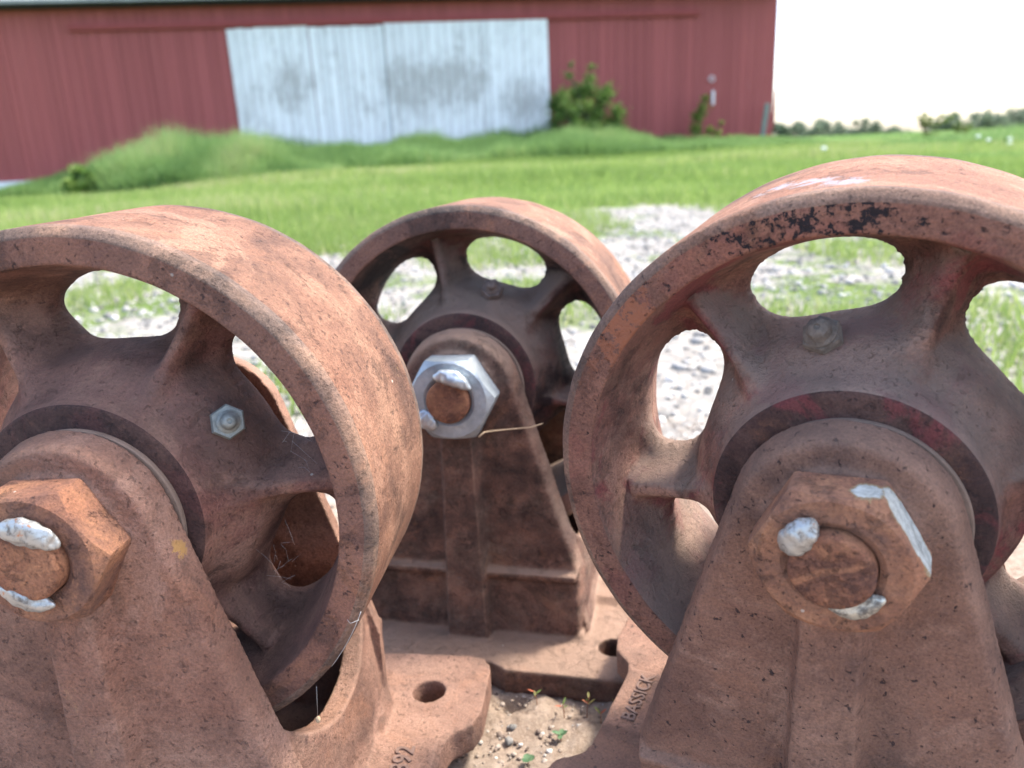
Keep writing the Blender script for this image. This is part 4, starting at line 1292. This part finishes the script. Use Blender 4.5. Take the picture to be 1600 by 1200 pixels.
web_cluster(L_, -28, 84, 30, 10, 14, 'fine cobweb threads over the lower right hole of the left wheel')
sp = bmesh.new(); bmesh.ops.create_icosphere(sp, subdivisions=2, radius=1)
for v in sp.verts: v.co = Vector((v.co.x * 1.3, v.co.y * 1.1, v.co.z * 2.0)) * MM * (1 + 0.2 * mnoise.noise(v.co * 2))
o = link('seed', bm_mesh('seed', sp), STRAW); o.location = on_caster(L_, [arcpt(127.5, -52, 8)])[0]
o.location = L_.matrix_world @ (Vector((87.0, 6, -113)) * MM)
props(o, 'tiny pale seed hanging by a thread under the left wheel rim', 'seed')
TH = line_mesh('t', [L_.matrix_world @ (Vector((89.5, 4, -92)) * MM), L_.matrix_world @ (Vector((87.0, 6, -111.5)) * MM)], 0.0001, n=4)
props(link('silk_thread', TH, WEBM), 'silk thread from which the tiny seed hangs', 'thread')

# seedlings on the soil
RG = leafmat('seedling leaf', [(0.0, (0.10, 0.17, 0.04)), (0.5, (0.20, 0.26, 0.08)), (1.0, (0.42, 0.12, 0.06))], 0.3)
GL = leafmat('small round leaf', [(0.0, (0.07, 0.15, 0.07)), (1.0, (0.14, 0.24, 0.12))], 0.25)
def leafblade(bm, p, d, L, w, up=Vector((0, 0, 1))):
    d = Vector(d).normalized(); s = d.cross(up)
    if s.length < 0.1: s = d.cross(Vector((0, 1, 0)))
    s.normalize(); n = s.cross(d)
    pts = [(0, 0.15), (0.3, 0.85), (0.55, 1.0), (0.8, 0.7), (1.0, 0.0)]
    prev = None
    for f, ww in pts:
        c = Vector(p) + d * L * f + n * (-0.18 * L * f * f)
        a = bm.verts.new(c + s * w * ww * 0.5 + n * 0.1 * w); m_ = bm.verts.new(c); b = bm.verts.new(c - s * w * ww * 0.5 + n * 0.1 * w)
        if prev: bm.faces.new((prev[0], a, m_, prev[1])); bm.faces.new((prev[1], m_, b, prev[2]))
        prev = (a, m_, b)
def seedling(x, y, h, k, label, mat=RG, L=0.006, w=0.0016, spread=0.9, hue=0.6, cat='seedling', grp='tiny seedlings on the soil'):
    z = float(base_z(np.array([x]), np.array([y]))[0])
    o = empty('seedling', loc=(x, y, z)); props(o, label, cat, grp)
    r = random.Random(int(x * 1e4) + 7)
    tip = (r.uniform(-0.002, 0.002), r.uniform(-0.002, 0.002), h)
    link('stem', line_mesh('stem', [(0, 0, -0.002), (tip[0] * 0.3, tip[1], h * 0.5), tip], 0.00035, 0.00022, 5), plain('reddish stem', (0.30, 0.12, 0.06), 0.7), o)
    for i in range(k):
        bm = bmesh.new(); a = 2 * PI * i / k + r.uniform(-0.5, 0.5)
        hh = h * r.uniform(0.65, 1.0)
        leafblade(bm, (tip[0] * hh / h, tip[1] * hh / h, hh), (math.cos(a) * spread, math.sin(a) * spread, r.uniform(0.5, 1.2)), L * r.uniform(0.7, 1.2), w)
        me = bm_mesh('leaf', bm); at = me.attributes.new('tint', 'FLOAT', 'POINT')
        v = min(1, max(0, r.gauss(hue, 0.35))); at.data.foreach_set('value', [v] * len(me.vertices)); smooth(me)
        link('leaf', me, mat, o)
    return o
seedling(0.008, 0.470, 0.016, 4, 'reddish green seedling, leftmost of those on the soil')
seedling(0.026, 0.462, 0.010, 4, 'short seedling second from the left on the soil')
seedling(0.041, 0.458, 0.017, 4, 'tallest red-tipped seedling near the right caster base')
seedling(0.050, 0.452, 0.010, 3, 'thin seedling third from the left close to the right base')
seedling(0.061, 0.455, 0.011, 3, 'red-tipped seedling touching the edge of the right base')
seedling(0.022, 0.438, 0.005, 5, 'small blue-green leafy rosette on the soil', GL, 0.0055, 0.0036, 1.3, 0.5)
seedling(0.000, 0.420, 0.004, 3, 'round green leaf pair at the bottom of the soil patch', GL, 0.006, 0.0055, 1.3, 0.5)
bm = bmesh.new()
leafblade(bm, (0, 0, 0), (0.5, 0, 0.85), 0.006, 0.0012, Vector((0, -1, 0)))
